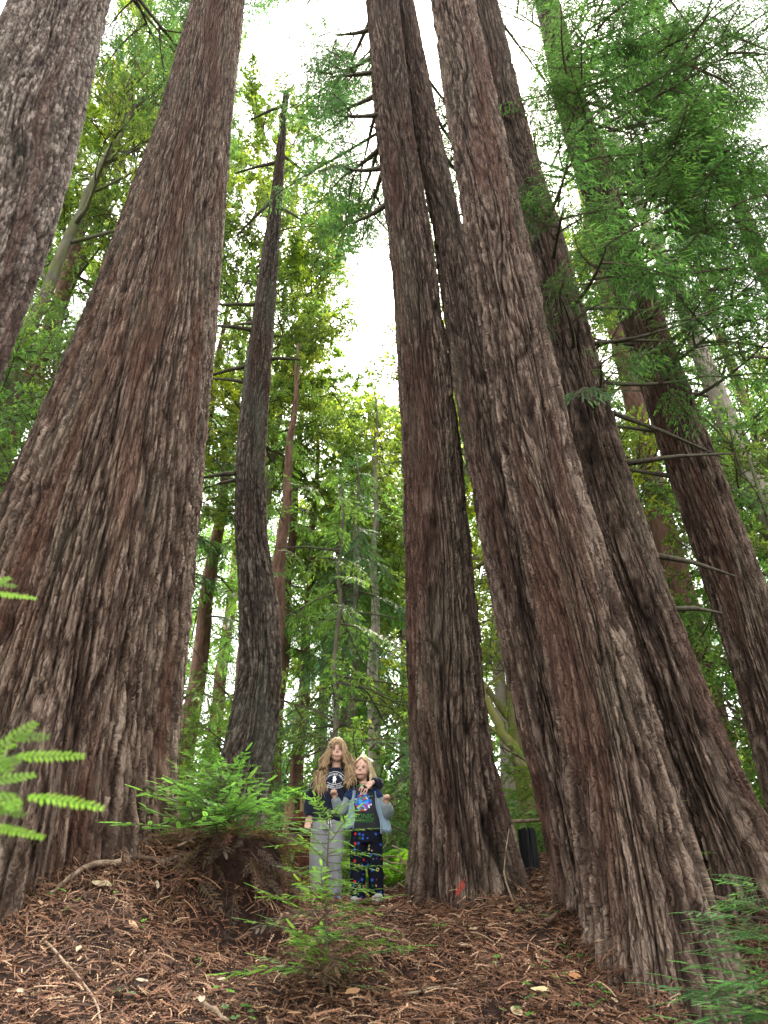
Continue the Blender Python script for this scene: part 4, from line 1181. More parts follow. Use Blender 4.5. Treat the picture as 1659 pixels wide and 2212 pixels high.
def cloth_mat(name, col, col2=None, scale=40, rough=.9):
    m, nt, out = new_mat(name)
    tc = N(nt, 'TexCoord').outputs['Object']
    n1 = noise(nt, tc, scale, 4, .7); n2 = noise(nt, tc, 7, 3, .6)
    c = mixc(nt, n2, col, col2 or tuple(v * .75 for v in col))
    c = mixc(nt, mth(nt, 'MULTIPLY', n1, .25), c, tuple(min(1, v * 1.6) for v in col))
    p = principled(nt, out, c, rough, .15, bump(nt, n1, .25, .004))
    p.inputs['Sheen Weight'].default_value = .15
    return m
def plain_mat(name, col, rough=.6, spec=.3):
    m, nt, out = new_mat(name); principled(nt, out, col, rough, spec); return m
def skin_mat():
    m, nt, out = new_mat('skin')
    tc = N(nt, 'TexCoord').outputs['Object']
    n1 = noise(nt, tc, 14, 3, .6)
    c = ramp(nt, n1, [(.3, (.50, .295, .225)), (.75, (.55, .335, .262))])
    p = principled(nt, out, c, .5, .35)
    p.inputs['Subsurface Weight'].default_value = .12
    p.inputs['Subsurface Radius'].default_value = (.012, .005, .003)
    return m
SKIN = skin_mat()
NAVY = cloth_mat('navy_sweatshirt', (.008, .011, .026))
GREY = cloth_mat('grey_sweatpants', (.23, .235, .25), (.17, .175, .19), 90)
CHAR = cloth_mat('charcoal_shirt', (.020, .022, .026))
DENIM = cloth_mat('pale_blue_jersey', (.24, .33, .43), (.19, .27, .36), 120)
GREYSL = cloth_mat('grey_sleeve', (.20, .235, .25), (.15, .18, .20), 120)
NAVYSH = cloth_mat('deep_blue_sleeve', (.010, .025, .085))
WHITE_P = plain_mat('white_print', (.78, .78, .80), .8)
GREEN_P = plain_mat('green_print', (.035, .17, .028), .8)
COLLAR = plain_mat('green_collar', (.03, .30, .07), .8)
EYEW = plain_mat('eye_white', (.55, .52, .50), .3)
IRIS = plain_mat('dark_iris', (.02, .018, .02), .2)
LIP = plain_mat('lips', (.40, .185, .160), .5)
BROW = plain_mat('brow_hair', (.22, .125, .065), .8)
BLUE_SH = cloth_mat('blue_trainer', (.04, .14, .33)); SOLE = plain_mat('shoe_sole', (.55, .55, .52), .6)
GREYSHOE = cloth_mat('grey_trainer', (.32, .31, .31))
def hair_mat(name, a, b):
    m, nt, out = new_mat(name)
    at = N(nt, 'VertexColor', layer_name='tint').outputs[0]
    p = principled(nt, out, ramp(nt, at, [(0, a), (1, b)]), .42, .45)
    return m
HAIR1 = hair_mat('ginger_blonde_hair', (.20, .115, .055), (.60, .42, .24))
HAIR2 = hair_mat('ash_blonde_hair', (.24, .15, .075), (.72, .58, .36))
def pyjama_mat():
    m, nt, out = new_mat('patterned_pyjama')
    tc = N(nt, 'TexCoord').outputs['Object']
    mp = mapping(nt, tc, (27, .01, 25))
    v = N(nt, 'TexVoronoi', feature='F1'); v.inputs['Scale'].default_value = 1; v.inputs['Randomness'].default_value = .55
    nt.links.new(mp, v.inputs['Vector'])
    sp = N(nt, 'SeparateColor'); nt.links.new(v.outputs['Color'], sp.inputs[0])
    d = v.outputs['Distance']
    col = N(nt, 'ValToRGB'); col.color_ramp.interpolation = 'CONSTANT'
    e = col.color_ramp.elements
    while len(e) < 6: e.new(.5)
    for el, (p, c) in zip(e, [(0, (.025, .085, .40)), (.28, (.42, .25, .15)), (.42, (.025, .085, .40)), (.56, (.42, .025, .03)), (.66, (.02, .10, .03)), (.80, (.50, .46, .22))]):
        el.position = p; el.color = (*c, 1)
    nt.links.new(sp.outputs[0], col.inputs[0])
    wob = noise(nt, tc, 150, 2)
    inside = mth(nt, 'LESS_THAN', mth(nt, 'MULTIPLY_ADD', wob, .35, d), .48)
    ring = mth(nt, 'GREATER_THAN', sp.outputs[0], .8)
    hole = mth(nt, 'MULTIPLY', ring, mth(nt, 'LESS_THAN', d, .2))
    chk = N(nt, 'TexChecker'); chk.inputs['Scale'].default_value = 95; nt.links.new(tc, chk.inputs[0])
    green = mth(nt, 'MULTIPLY', mth(nt, 'GREATER_THAN', sp.outputs[0], .66), mth(nt, 'LESS_THAN', sp.outputs[0], .8))
    keep = mth(nt, 'SUBTRACT', 1.0, mth(nt, 'MULTIPLY', green, chk.outputs[1]))
    f = mth(nt, 'MULTIPLY', mth(nt, 'MULTIPLY', inside, mth(nt, 'SUBTRACT', 1.0, hole)), keep)
    n2 = noise(nt, tc, 60, 3)
    c = mixc(nt, f, (.006, .007, .014), col.outputs[0])
    principled(nt, out, c, .9, .12, bump(nt, n2, .2, .004))
    return m
PYJ = pyjama_mat()
def print_mat():
    m, nt, out = new_mat('abstract_colour_print')
    tc = N(nt, 'TexCoord').outputs['Object']
    v = N(nt, 'TexVoronoi', feature='F1'); v.inputs['Scale'].default_value = 42
    wn_ = N(nt, 'TexNoise'); wn_.inputs['Scale'].default_value = 25; nt.links.new(tc, wn_.inputs[0])
    nt.links.new(mixc(nt, .03, tc, wn_.outputs[1], 'LINEAR_LIGHT'), v.inputs['Vector'])
    sp = N(nt, 'SeparateColor'); nt.links.new(v.outputs['Color'], sp.inputs[0])
    col = N(nt, 'ValToRGB'); col.color_ramp.interpolation = 'CONSTANT'
    e = col.color_ramp.elements
    while len(e) < 6: e.new(.5)
    for el, (p, c) in zip(e, [(0, (.02, .10, .48)), (.3, (.05, .25, .75)), (.5, (.55, .58, .66)), (.63, (.02, .10, .48)), (.74, (.45, .03, .04)), (.92, (.04, .16, .05))]):
        el.position = p; el.color = (*c, 1)
    nt.links.new(sp.outputs[0], col.inputs[0])
    principled(nt, out, col.outputs[0], .7, .2)
    return m
PRINT = print_mat()

def bvh_of(o):
    return BVHTree.FromPolygons([v.co.copy() for v in o.data.vertices], [tuple(p.vertices) for p in o.data.polygons])
def onto(bvh, x, z, off=.003, y0=-.6):
    hit = bvh.ray_cast(Vector((x, y0, z)), Vector((0, 1, 0)))
    return Vector((x, (hit[0].y if hit[0] else -.1) - off, z))
def text_verts(body, size):
    cu = bpy.data.curves.new('lettering', 'FONT'); cu.body = body; cu.size = size; cu.align_x = 'CENTER'; cu.resolution_u = 2
    ob = bpy.data.objects.new('lettering', cu); COL.objects.link(ob)
    me = bpy.data.meshes.new_from_object(ob.evaluated_get(bpy.context.evaluated_depsgraph_get()))
    v = [p.co.copy() for p in me.vertices]; f = [tuple(p.vertices) for p in me.polygons]
    bpy.data.objects.remove(ob); bpy.data.curves.remove(cu); bpy.data.meshes.remove(me)
    return v, f
def stamp(name, v2, faces, bvh, mat, parent, off=.0035):
    mb = MB(); mb.add([onto(bvh, x, z, off) for (x, z) in v2], faces)
    return mb.obj(name, [mat], parent, False)
def arc_text(body, size, cx, cz, rad, sx=1.0, flip=False):
    v, f = text_verts(body, size); o = []
    for p in v:
        if not flip:
            a = p.x * sx / rad; r = rad + p.y; o.append((cx + math.sin(a) * r, cz + math.cos(a) * r))
        else:
            a = p.x * sx / rad; r = rad - p.y; o.append((cx + math.sin(a) * r, cz - math.cos(a) * r))
    return o, f

def hand(mb, wrist, palm_end, normal, fingers, thumb, fr=.0078):
    """palm slab plus five jointed fingers; fingers = list of point lists"""
    w, p = Vector(wrist), Vector(palm_end)
    d = (p - w).normalized(); s = d.cross(Vector(normal)).normalized()
    for k in (-1.5, -.5, .5, 1.5):
        mb.tube([w + s * k * .008, w.lerp(p, .5) + s * k * .014, p + s * k * .0155], [.012, .0115, .0095], 8)
    for f in fingers: limb(mb, f, [fr, fr * .95, fr * .9, fr * .78][:len(f)], 8, 2)
    limb(mb, thumb, [fr * 1.25, fr * 1.1, fr * .85][:len(thumb)], 8, 2)

def strands(mb, rng, paths, w0):
    for (pts, tint, w) in paths:
        o, r = soft(pts, [w] * (len(pts) - 1) + [w * .25], 2)
        mb.tube(o, r, 3, 0, tint, cap=False)

def face(parent, c, eyes, nose_y, mouth, scale=1.0, smile=.004, look=0.0):
    for (ex, ez) in eyes:
        mb = MB(); ell(mb, (ex, nose_y + .017, ez), (.0125 * scale, .008, .0068 * scale), None, 10, 8); e = mb.obj('eye', [EYEW], parent)
        mb = MB(); ell(mb, (ex + look, nose_y + .0105, ez), (.0062 * scale, .004, .0062 * scale), None, 8, 6); mb.obj('iris', [IRIS], e)
        mb = MB(); limb(mb, [(ex - .017, nose_y + .016, ez + .014), (ex, nose_y + .009, ez + .019), (ex + .017, nose_y + .016, ez + .014)], [.0022, .0034, .002], 6, 2); mb.obj('eyebrow', [BROW], parent)
        mb = MB(); limb(mb, [(ex - .013, nose_y + .013, ez + .003), (ex, nose_y + .0085, ez + .0075), (ex + .013, nose_y + .013, ez + .003)], [.0012, .002, .0012], 6, 2); mb.obj('eyelid', [BROW], parent)
    mx, mz, mw = mouth
    mb = MB(); limb(mb, [(mx - mw, nose_y + .008, mz + smile), (mx - mw * .4, nose_y - .003, mz), (mx + mw * .4, nose_y - .003, mz), (mx + mw, nose_y + .008, mz + smile)], [.0022, .0046, .0046, .0022], 8, 3); mb.obj('mouth', [LIP], parent)

KX, KY = 0.0, 7.0
KZ = 2.12
# ---- taller child
k1 = empty('person', (KX, KY, KZ))
tag(k1, 'taller child in navy sweatshirt and grey sweatpants, one arm round the smaller child', 'person', 'children posing for the photograph')
b = MB()
ell(b, (-.436, .008, 1.275), (.072, .088, .098), (0, .06, 0))                 # skull
ell(b, (-.434, -.028, 1.228), (.062, .058, .064))                              # face
ell(b, (-.432, -.050, 1.190), (.034, .034, .030))                              # jaw and chin
ell(b, (-.455, -.062, 1.222), (.024, .022, .022)); ell(b, (-.408, -.062, 1.222), (.024, .022, .022))   # cheeks
limb(b, [(-.431, -.078, 1.275), (-.430, -.092, 1.252), (-.430, -.098, 1.240)], [.007, .0085, .0085], 8, 2)   # nose
ell(b, (-.431, -.082, 1.204), (.020, .010, .009))                              # lips mound
ell(b, (-.510, .012, 1.250), (.010, .020, .028)); ell(b, (-.362, .012, 1.255), (.010, .020, .028))           # ears
limb(b, [(-.445, .018, .98), (-.440, .012, 1.09), (-.436, .005, 1.20)], [.050, .043, .043], 12)
rings(b, [(.62, -.49, 0, .105, .075), (.75, -.49, 0, .100, .072), (.9, -.475, 0, .108, .075), (1.0, -.455, .005, .115, .062), (1.06, -.445, .012, .055, .045)])
limb(b, [(-.455, .0, 1.0), (-.58, .005, .99), (-.650, .02, .84), (-.655, -.02, .70), (-.662, -.032, .665)], [.045, .040, .034, .026, .019], 10)
limb(b, [(-.455, .0, 1.0), (-.345, .02, 1.00), (-.215, .085, .985), (-.075, .060, .975), (-.070, -.060, .975), (-.110, -.136, .957)], [.045, .040, .034, .030, .025, .019], 10)
hand(b, (-.662, -.032, .675), (-.668, -.040, .628), (0, 1, 0.1),
     [[(-.690, -.042, .630), (-.692, -.050, .606), (-.686, -.062, .590)], [(-.675, -.044, .626), (-.676, -.055, .598), (-.670, -.068, .582)], [(-.661, -.044, .626), (-.660, -.056, .600), (-.656, -.068, .584)], [(-.647, -.042, .630), (-.645, -.052, .610), (-.645, -.062, .596)]],
     [(-.645, -.040, .662), (-.635, -.055, .640), (-.640, -.066, .622)])
hy = -.052
hand(b, (-.112, -.090 + hy, .955), (-.158, -.106 + hy, .915), (-.2, -1, .2),
     [[(-.146, -.108 + hy, .898), (-.156, -.112 + hy, .868), (-.160, -.106 + hy, .846)], [(-.164, -.110 + hy, .900), (-.180, -.115 + hy, .868), (-.184, -.108 + hy, .842)], [(-.180, -.111 + hy, .912), (-.200, -.115 + hy, .882), (-.204, -.108 + hy, .856)], [(-.191, -.108 + hy, .924), (-.214, -.112 + hy, .900), (-.220, -.105 + hy, .878)]],
     [(-.142, -.100 + hy, .948), (-.185, -.110 + hy, .952), (-.212, -.110 + hy, .940)])
for s, hx, kx, ax_ in ((-1, -.545, -.570, -.560), (1, -.435, -.428, -.412)):
    limb(b, [(hx, 0, .64), (kx, -.01, .36), (ax_, .01, .07)], [.070, .050, .034], 10)
    limb(b, [(ax_, .02, .05), (ax_ + s * .012, -.07, .03)], [.030, .026], 8)
body1 = fuse('body', b, SKIN, k1, .0045, 3, .12)
face(body1, None, [(-.461, 1.268), (-.405, 1.272)], -.0895, (-.428, 1.206, .021), .95, -.0015, .0)
b = MB()
rings(b, [(.648, -.494, 0, .128, .098), (.66, -.494, 0, .140, .106), (.70, -.494, 0, .146, .110), (.80, -.488, -.002, .146, .110), (.92, -.475, -.002, .142, .106), (1.0, -.458, .0, .138, .092), (1.045, -.448, .008, .112, .074), (1.080, -.443, .010, .070, .058), (1.108, -.440, .008, .060, .053)], 24)
limb(b, [(-.50, .005, .985), (-.585, .005, .975), (-.640, .014, .90), (-.664, .012, .82), (-.662, -.012, .74), (-.658, -.022, .706)], [.068, .064, .060, .055, .047, .036], 14)
limb(b, [(-.40, .01, .985), (-.335, .022, .985), (-.215, .088, .985), (-.085, .070, .975), (-.055, -.020, .977), (-.078, -.108, .966)], [.070, .064, .058, .052, .046, .038], 14)
shirt1 = fuse('sweatshirt', b, NAVY, k1, .009, 4, .5, .0095, 3, (1, 1, .9))
b = MB()
for (bx, by, bz, r_) in ((-.657, -.022, .708, .037),):
    limb(b, [(bx, by, bz + .016), (bx - .002, by - .002, bz - .012)], [r_ + .004, r_ + .001], 14)
b.obj('cuff', [NAVY], shirt1)
b = MB(); limb(b, [(-.079, -.106, .966), (-.093, -.122, .961)], [.041, .038], 14); b.obj('cuff', [NAVY], shirt1)
b = MB(); limb(b, [(-.441 + .060 * math.cos(t * math.pi / 8), .012 + .052 * math.sin(t * math.pi / 8), 1.106 + .010 * math.sin(t * math.pi / 8)) for t in range(17)], [.010] * 17, 8, 1); b.obj('collar', [NAVY], shirt1)
b = MB()
rings(b, [(.58, -.49, 0, .130, .098), (.64, -.49, 0, .134, .098), (.70, -.49, 0, .128, .092)], 20)
limb(b, [(-.552, 0, .63), (-.566, -.005, .48), (-.574, -.016, .36), (-.570, .0, .20), (-.562, .005, .075)], [.086, .078, .070, .064, .052], 14)
limb(b, [(-.430, 0, .63), (-.428, -.005, .48), (-.428, -.016, .36), (-.420, .0, .20), (-.414, .005, .075)], [.086, .078, .070, .064, .052], 14)
pants1 = fuse('sweatpants', b, GREY, k1, .009, 4, .5, .0055, 9, (1.3, 1.3, .4))
b = MB()
for dx in (-.004, .006):
    limb(b, [(-.478 + dx, -.110, .665), (-.476 + dx * 2, -.113, .62), (-.474 + dx * 3, -.109, .585 + dx)], [.0028, .0028, .0025], 6, 2)
    b.obj('drawstring', [WHITE_P], pants1); b = MB()
for (ax_, tx) in ((-.560, -.572), (-.412, -.402)):
    b = MB(); ell(b, (ax_, .015, .045), (.040, .055, .045)); ell(b, (tx, -.065, .032), (.042, .070, .032)); sh = fuse('shoe', b, BLUE_SH, k1, .010, 3)
    b = MB(); rings(b, [(-.012, (ax_ + tx) / 2, -.03, .044, .112), (.008, (ax_ + tx) / 2, -.03, .047, .116), (.016, (ax_ + tx) / 2, -.03, .044, .112)], 18); b.obj('sole', [SOLE], sh)
bv1 = bvh_of(shirt1)
# chest print: arched lettering, a white rider-like emblem and a banner
o, f = arc_text('DUNCANS MILLS', .027, -.446, .955, .080, .90); stamp('lettering', o, f, bv1, WHITE_P, shirt1)
o, f = arc_text('GENERAL STORE', .022, -.446, 1.050, .130, .85, True)
bn = [(-.446 + math.sin(a) * r, 1.050 - math.cos(a) * r) for r in (.105, .137) for a in np.linspace(-.66, .66, 13)]
stamp('banner_band', [bn[i] for i in range(26)], [(i, i + 1, 14 + i, 13 + i) for i in range(12)], bv1, NAVY, shirt1, .0030)
for r in (.104, .138):
    e = [(-.446 + math.sin(a) * q, 1.050 - math.cos(a) * q) for q in (r - .0018, r + .0018) for a in np.linspace(-.68, .68, 15)]
    stamp('banner_edge', e, [(i, i + 1, 16 + i, 15 + i) for i in range(14)], bv1, WHITE_P, shirt1, .0036)
stamp('lettering', o, f, bv1, WHITE_P, shirt1, .0042)
e = [(-.446 + math.sin(a) * q, .955 + math.cos(a) * q) for q in (.112, .1155) for a in np.linspace(-1.1, 1.1, 19)]
stamp('arch_line', e, [(i, i + 1, 20 + i, 19 + i) for i in range(18)], bv1, WHITE_P, shirt1, .0036)
em = [(-.449, 1.032), (-.440, 1.024), (-.431, 1.020), (-.437, 1.012), (-.428, 1.000), (-.430, .985), (-.437, .978), (-.434, .956), (-.440, .955), (-.443, .974), (-.450, .974), (-.455, .955), (-.461, .956), (-.457, .978), (-.463, .990), (-.458, 1.004), (-.463, 1.014), (-.455, 1.020)]
stamp('emblem', [(-.446, .993)] + em, [(0, i + 1, (i + 1) % len(em) + 1) for i in range(len(em))], bv1, WHITE_P, shirt1, .0036)

# long loose hair
rng = random.Random(6); paths = []
hc = Vector((-.438, .010, 1.272))
for i in range(760):
    phi = rng.uniform(-math.pi, math.pi)                # 0 = towards the camera
    fr = abs(phi)
    def sk(pol, ph, k=1.0): return hc + Vector((math.sin(ph) * .084 * math.sin(pol) * k, -math.cos(ph) * .098 * math.sin(pol) * k, .113 * math.cos(pol) * k))
    tint = min(1, max(0, rng.gauss(.5, .26)))
    w = rng.uniform(.0016, .0034); k = rng.uniform(1.0, 1.12)
    p0 = .12 + rng.random() * .25
    if fr < .62:
        # fringe swept over the forehead to both sides
        sgn = 1 if phi + rng.gauss(0, .25) > .05 else -1
        L = rng.uniform(.45, 1.0)
        pts = [sk(p0, phi * .5, k), sk(.55, phi * .8, k), sk(.95, phi + sgn * .25, k), sk(1.2, phi + sgn * (.35 + .3 * L), k), sk(1.45, phi + sgn * (.5 + .45 * L), k * 1.02)]
        if rng.random() < .3:
            q = pts[-1]; pts += [q + Vector((sgn * .018, .0, -.06)), q + Vector((sgn * .03 + rng.gauss(0, .01), .0, -.16 * rng.uniform(.7, 1.5)))]
        w *= .75
    else:
        s = math.sin(phi)
        sgn = 1 if s > 0 else -1
        a, b_ = sk(.6, phi, k), sk(1.15, phi, k)
        c = sk(1.55, phi, k * 1.03)
        ln = (rng.uniform(.35, .9) if sgn < 0 else rng.uniform(.15, .65)) if fr < 2.2 else rng.uniform(.3, .7)
        yf = -.085 if fr < 1.7 else (.03 if fr < 2.3 else .10)
        wv = rng.gauss(0, .022)
        out_ = rng.uniform(.0, .075)
        if fr < 1.25: out_ += .035
        d1 = Vector((c.x + sgn * out_ * .5 + wv, c.y * .75 + yf * .25, 1.16))
        d2 = Vector((c.x + sgn * out_ * .9 - wv, c.y * .3 + yf * .8 - .012, 1.06))
        d3 = Vector((c.x + sgn * out_ + wv, yf - .030 if yf < 0 else yf, 1.06 - .20 * ln))
        pts = [sk(p0, phi, k), a, b_, c, d1, d2, d3]
        if rng.random() < .55 and sgn < 0 or rng.random() < .3:
            pts.append(d3 + Vector((rng.gauss(0, .012) - .006 * sgn, .004, -.07 * rng.random())))
    paths.append((pts, tint, w))
hb = MB()
capm = MB(); ell(capm, (-.438, .018, 1.288), (.080, .092, .104), None, 18, 14)
strands(hb, rng, paths, .004)
hair1 = hb.obj('hair', [HAIR1], k1)
# scalp under the strands, open at the face
sv = [v for v in capm.v]; keep = [f for f in capm.f if all(not (sv[i].y < -.005 and sv[i].z < 1.335) for i in f)]
capm.f, capm.mi = keep, [0] * len(keep); capm.t = [.25] * len(capm.v)
capm.obj('scalp_hair', [HAIR1], hair1)

# ---- smaller child
k2 = empty('person', (KX, KY, KZ))
tag(k2, 'smaller child in charcoal shirt, open pale blue jacket and patterned dark pyjama trousers', 'person', 'children posing for the photograph')
b = MB(); oy = -.035
ell(b, (-.193, oy + .008, 1.108), (.074, .086, .092))
ell(b, (-.208, oy - .024, 1.064), (.065, .060, .062))
ell(b, (-.212, oy - .044, 1.020), (.034, .036, .028))
ell(b, (-.240, oy - .055, 1.050), (.026, .024, .023)); ell(b, (-.184, oy - .057, 1.050), (.026, .024, .023))
limb(b, [(-.214, oy - .074, 1.100), (-.218, oy - .090, 1.080), (-.219, oy - .096, 1.070)], [.007, .0085, .0085], 8, 2)
ell(b, (-.216, oy - .080, 1.037), (.021, .010, .009))
ell(b, (-.118, oy + .012, 1.078), (.011, .020, .027))
limb(b, [(-.182, oy + .018, .84), (-.186, oy + .012, .95), (-.194, oy + .005, 1.04)], [.046, .040, .040], 12)
rings(b, [(.52, -.155, oy, .100, .070), (.7, -.16, oy, .100, .070), (.84, -.175, oy, .102, .070), (.90, -.183, oy, .075, .055), (.94, -.186, oy, .045, .042)])
limb(b, [(-.18, oy, .86), (-.300, oy, .870), (-.385, oy - .015, .750), (-.425, oy - .065, .80), (-.444, oy - .085, .842)], [.042, .036, .030, .023, .018], 10)
limb(b, [(-.18, oy, .86), (-.060, oy, .860), (.020, oy - .005, .735), (.026, oy - .055, .775), (.024, oy - .075, .805)], [.042, .036, .030, .023, .018], 10)
def fist(b, w, tilt):
    w = Vector(w)
    hand(b, w, w + Vector((tilt * .006, -.012, .030)), (0, -1, .15),
         [[w + Vector((dx, -.018, .034 + dz)), w + Vector((dx * .95, -.042, .044 + dz)), w + Vector((dx * .9, -.050, .026 + dz)), w + Vector((dx * .85, -.034, .014 + dz))] for dx, dz in ((-.021, -.003), (-.007, .002), (.007, .003), (.021, -.002))],
         [w + Vector((-tilt * .022, -.016, .010)), w + Vector((-tilt * .026, -.038, .024)), w + Vector((-tilt * .006, -.054, .034))], .0076)
fist(b, (-.444, oy - .085, .842), 1); fist(b, (.024, oy - .075, .800), -1)
for hx, kx, ax_ in ((-.212, -.212, -.205), (-.098, -.088, -.072)):
    limb(b, [(hx, oy, .53), (kx, oy, .30), (ax_, oy + .02, .07)], [.064, .046, .032], 10)
    limb(b, [(ax_, oy + .02, .055), (ax_ - .01, oy - .05, .035)], [.030, .026], 8)
body2 = fuse('body', b, SKIN, k2, .0045, 3, .12)
face(body2, None, [(-.246, 1.090), (-.188, 1.090)], oy - .0875, (-.216, 1.036, .026), 1.0, .0045, .0)
b = MB()
rings(b, [(.560, -.153, oy, .134, .094), (.575, -.153, oy, .140, .098), (.64, -.156, oy, .138, .098), (.76, -.166, oy, .130, .094), (.86, -.178, oy, .126, .086), (.905, -.185, oy, .098, .068), (.935, -.187, oy + .004, .058, .050), (.948, -.187, oy + .005, .050, .045)], 24)
shirt2 = fuse('shirt', b, CHAR, k2, .009, 4, .5, .006, 21, (1, 1, .8))
b = MB(); limb(b, [(-.187 + .050 * math.cos(t * math.pi / 8), oy + .004 + .045 * math.sin(t * math.pi / 8), .948 + .006 * math.sin(t * math.pi / 8)) for t in range(17)], [.010] * 17, 8, 1); b.obj('collar', [COLLAR], shirt2)
# short raglan sleeves of the shirt under the jacket
for nm, pts in (('shirt_sleeve', [(-.245, oy - .01, .900), (-.295, oy - .012, .868), (-.318, oy - .016, .828)]), ('shirt_sleeve', [(-.125, oy - .01, .900), (-.070, oy - .014, .872), (-.048, oy - .018, .835)])):
    b = MB(); limb(b, pts, [.048, .052, .049], 14); fuse(nm, b, NAVYSH, shirt2, .009, 3, .4, .003, 4)
# jacket: sleeves plus an open shell hanging from the shoulders
def jacket(side):
    b = MB()
    if side < 0: limb(b, [(-.305, oy + .012, .855), (-.345, oy + .004, .80), (-.394, oy - .012, .735), (-.412, oy - .045, .765), (-.436, oy - .078, .826)], [.055, .053, .052, .046, .033], 14)
    else: limb(b, [(-.050, oy + .012, .845), (-.010, oy + .004, .79), (.030, oy - .006, .715), (.034, oy - .036, .742), (.026, oy - .068, .790)], [.054, .052, .052, .046, .033], 14)
    return b
jk = empty('jacket', (0, 0, 0)); jk.parent = k2
for sd_ in (-1, 1):
    fuse('sleeve', jacket(sd_), GREYSL, jk, .009, 3, .5, .008, 30 + sd_, (1, 1, 1.2))
def shell(a0, a1, h0, h1, flare, hem):
    nu, nv = 14, 10; vs, fs = [], []
    for j in range(nv + 1):
        t = j / nv; h = h1 + (h0 - h1) * t
        cx = -.180 + .024 * t
        for i in range(nu + 1):
            u = i / nu; a = a0 + (a1 - a0) * u
            rx = (.128 + .020 * t) * (1 + flare * t * (1 - abs(2 * u - 1)) * .3) + flare * t * .022 * u
            hh = h + hem * t * u * u + .008 * math.sin(a * 7) * t
            vs.append(Vector((cx + math.cos(a) * rx + .006 * math.sin(t * 9 + i), oy - .004 + math.sin(a) * (.098 + .016 * t), hh)))
    for j in range(nv):
        for i in range(nu):
            q = j * (nu + 1) + i; fs.append((q, q + 1, q + nu + 2, q + nu + 1))
    n = len(vs)
    inner = []
    for j in range(nv + 1):
        for i in range(nu + 1):
            p = vs[j * (nu + 1) + i]; c = Vector((-.17, oy, p.z)); inner.append(p + (c - p).normalized() * .006)
    fs2 = [tuple(n + i for i in reversed(f)) for f in fs]
    rim = []
    for i in range(nu): rim.append((nv * (nu + 1) + i, nv * (nu + 1) + i + 1, n + nv * (nu + 1) + i + 1, n + nv * (nu + 1) + i))
    for j in range(nv):
        for e in (0, nu): rim.append((j * (nu + 1) + e, (j + 1) * (nu + 1) + e, n + (j + 1) * (nu + 1) + e, n + j * (nu + 1) + e))
    m = MB(); m.add(vs + inner, fs + fs2 + rim); return m
shell(math.pi * .5, math.pi * 1.28, .585, .895, .9, -.012).obj('jacket_panel', [DENIM], jk)
shell(math.pi * .5, -math.pi * .24, .600, .890, 1.8, -.070).obj('jacket_panel', [DENIM], jk)
b = MB()
rings(b, [(.46, -.153, oy, .132, .094), (.52, -.153, oy, .136, .096), (.585, -.153, oy, .130, .090)], 20)
limb(b, [(-.218, oy, .50), (-.222, oy - .004, .36), (-.222, oy - .004, .22), (-.218, oy, .045)], [.078, .068, .063, .064], 14)
limb(b, [(-.092, oy, .50), (-.080, oy - .004, .36), (-.070, oy - .004, .22), (-.062, oy + .01, .060)], [.078, .068, .063, .064], 14)
pants2 = fuse('pyjama_trousers', b, PYJ, k2, .009, 4, .5, .005, 40, (1.2, 1.2, .45))
for (ax_, tx, zz) in ((-.212, -.245, .0), (-.066, -.048, .022)):
    b = MB(); ell(b, (ax_, oy + .01, .04 + zz), (.036, .05, .040)); ell(b, (tx, oy - .075, .026 + zz), (.040, .060, .028)); sh = fuse('shoe', b, GREYSHOE, k2, .010, 3)
    b = MB(); rings(b, [(-.014 + zz, (ax_ + tx) / 2, oy - .04, .040, .092), (.004 + zz, (ax_ + tx) / 2, oy - .04, .043, .098), (.012 + zz, (ax_ + tx) / 2, oy - .04, .040, .092)], 18); b.obj('sole', [SOLE], sh)
bv2 = bvh_of(shirt2)
v, f = text_verts('SONIC', .062); stamp('lettering', [(-.172 + p.x * .92, .652 + p.y * 1.0) for p in v], f, bv2, GREEN_P, shirt2)
v, f = text_verts('THE HEDGEHOG', .021); stamp('lettering', [(-.172 + p.x * .98, .622 + p.y) for p in v], f, bv2, GREEN_P, shirt2)
e = [(-.172 + x, z) for z in (.641, .6455) for x in np.linspace(-.080, .080, 9)]
stamp('underline', e, [(i, i + 1, 10 + i, 9 + i) for i in range(8)], bv2, GREEN_P, shirt2)
pr = []; nu_, nv_ = 12, 14
for j in range(nv_ + 1):
    for i in range(nu_ + 1):
        u, w_ = i / nu_ - .5, j / nv_ - .5
        k_ = 1 - .28 * max(0, abs(w_) - .25) - .10 * noise3(np.array(u * 5), np.array(w_ * 5), np.array(3.0))
        pr.append((-.190 + u * .155 * k_, .790 + w_ * .17))
stamp('colour_print', pr, [(j * (nu_ + 1) + i, j * (nu_ + 1) + i + 1, (j + 1) * (nu_ + 1) + i + 1, (j + 1) * (nu_ + 1) + i) for j in range(nv_) for i in range(nu_)
      if (i - 6) ** 2 / 34 + (j - 7) ** 2 / 50 < 1 - .25 * random.Random(i * 31 + j).random()], bv2, PRINT, shirt2, .0032)
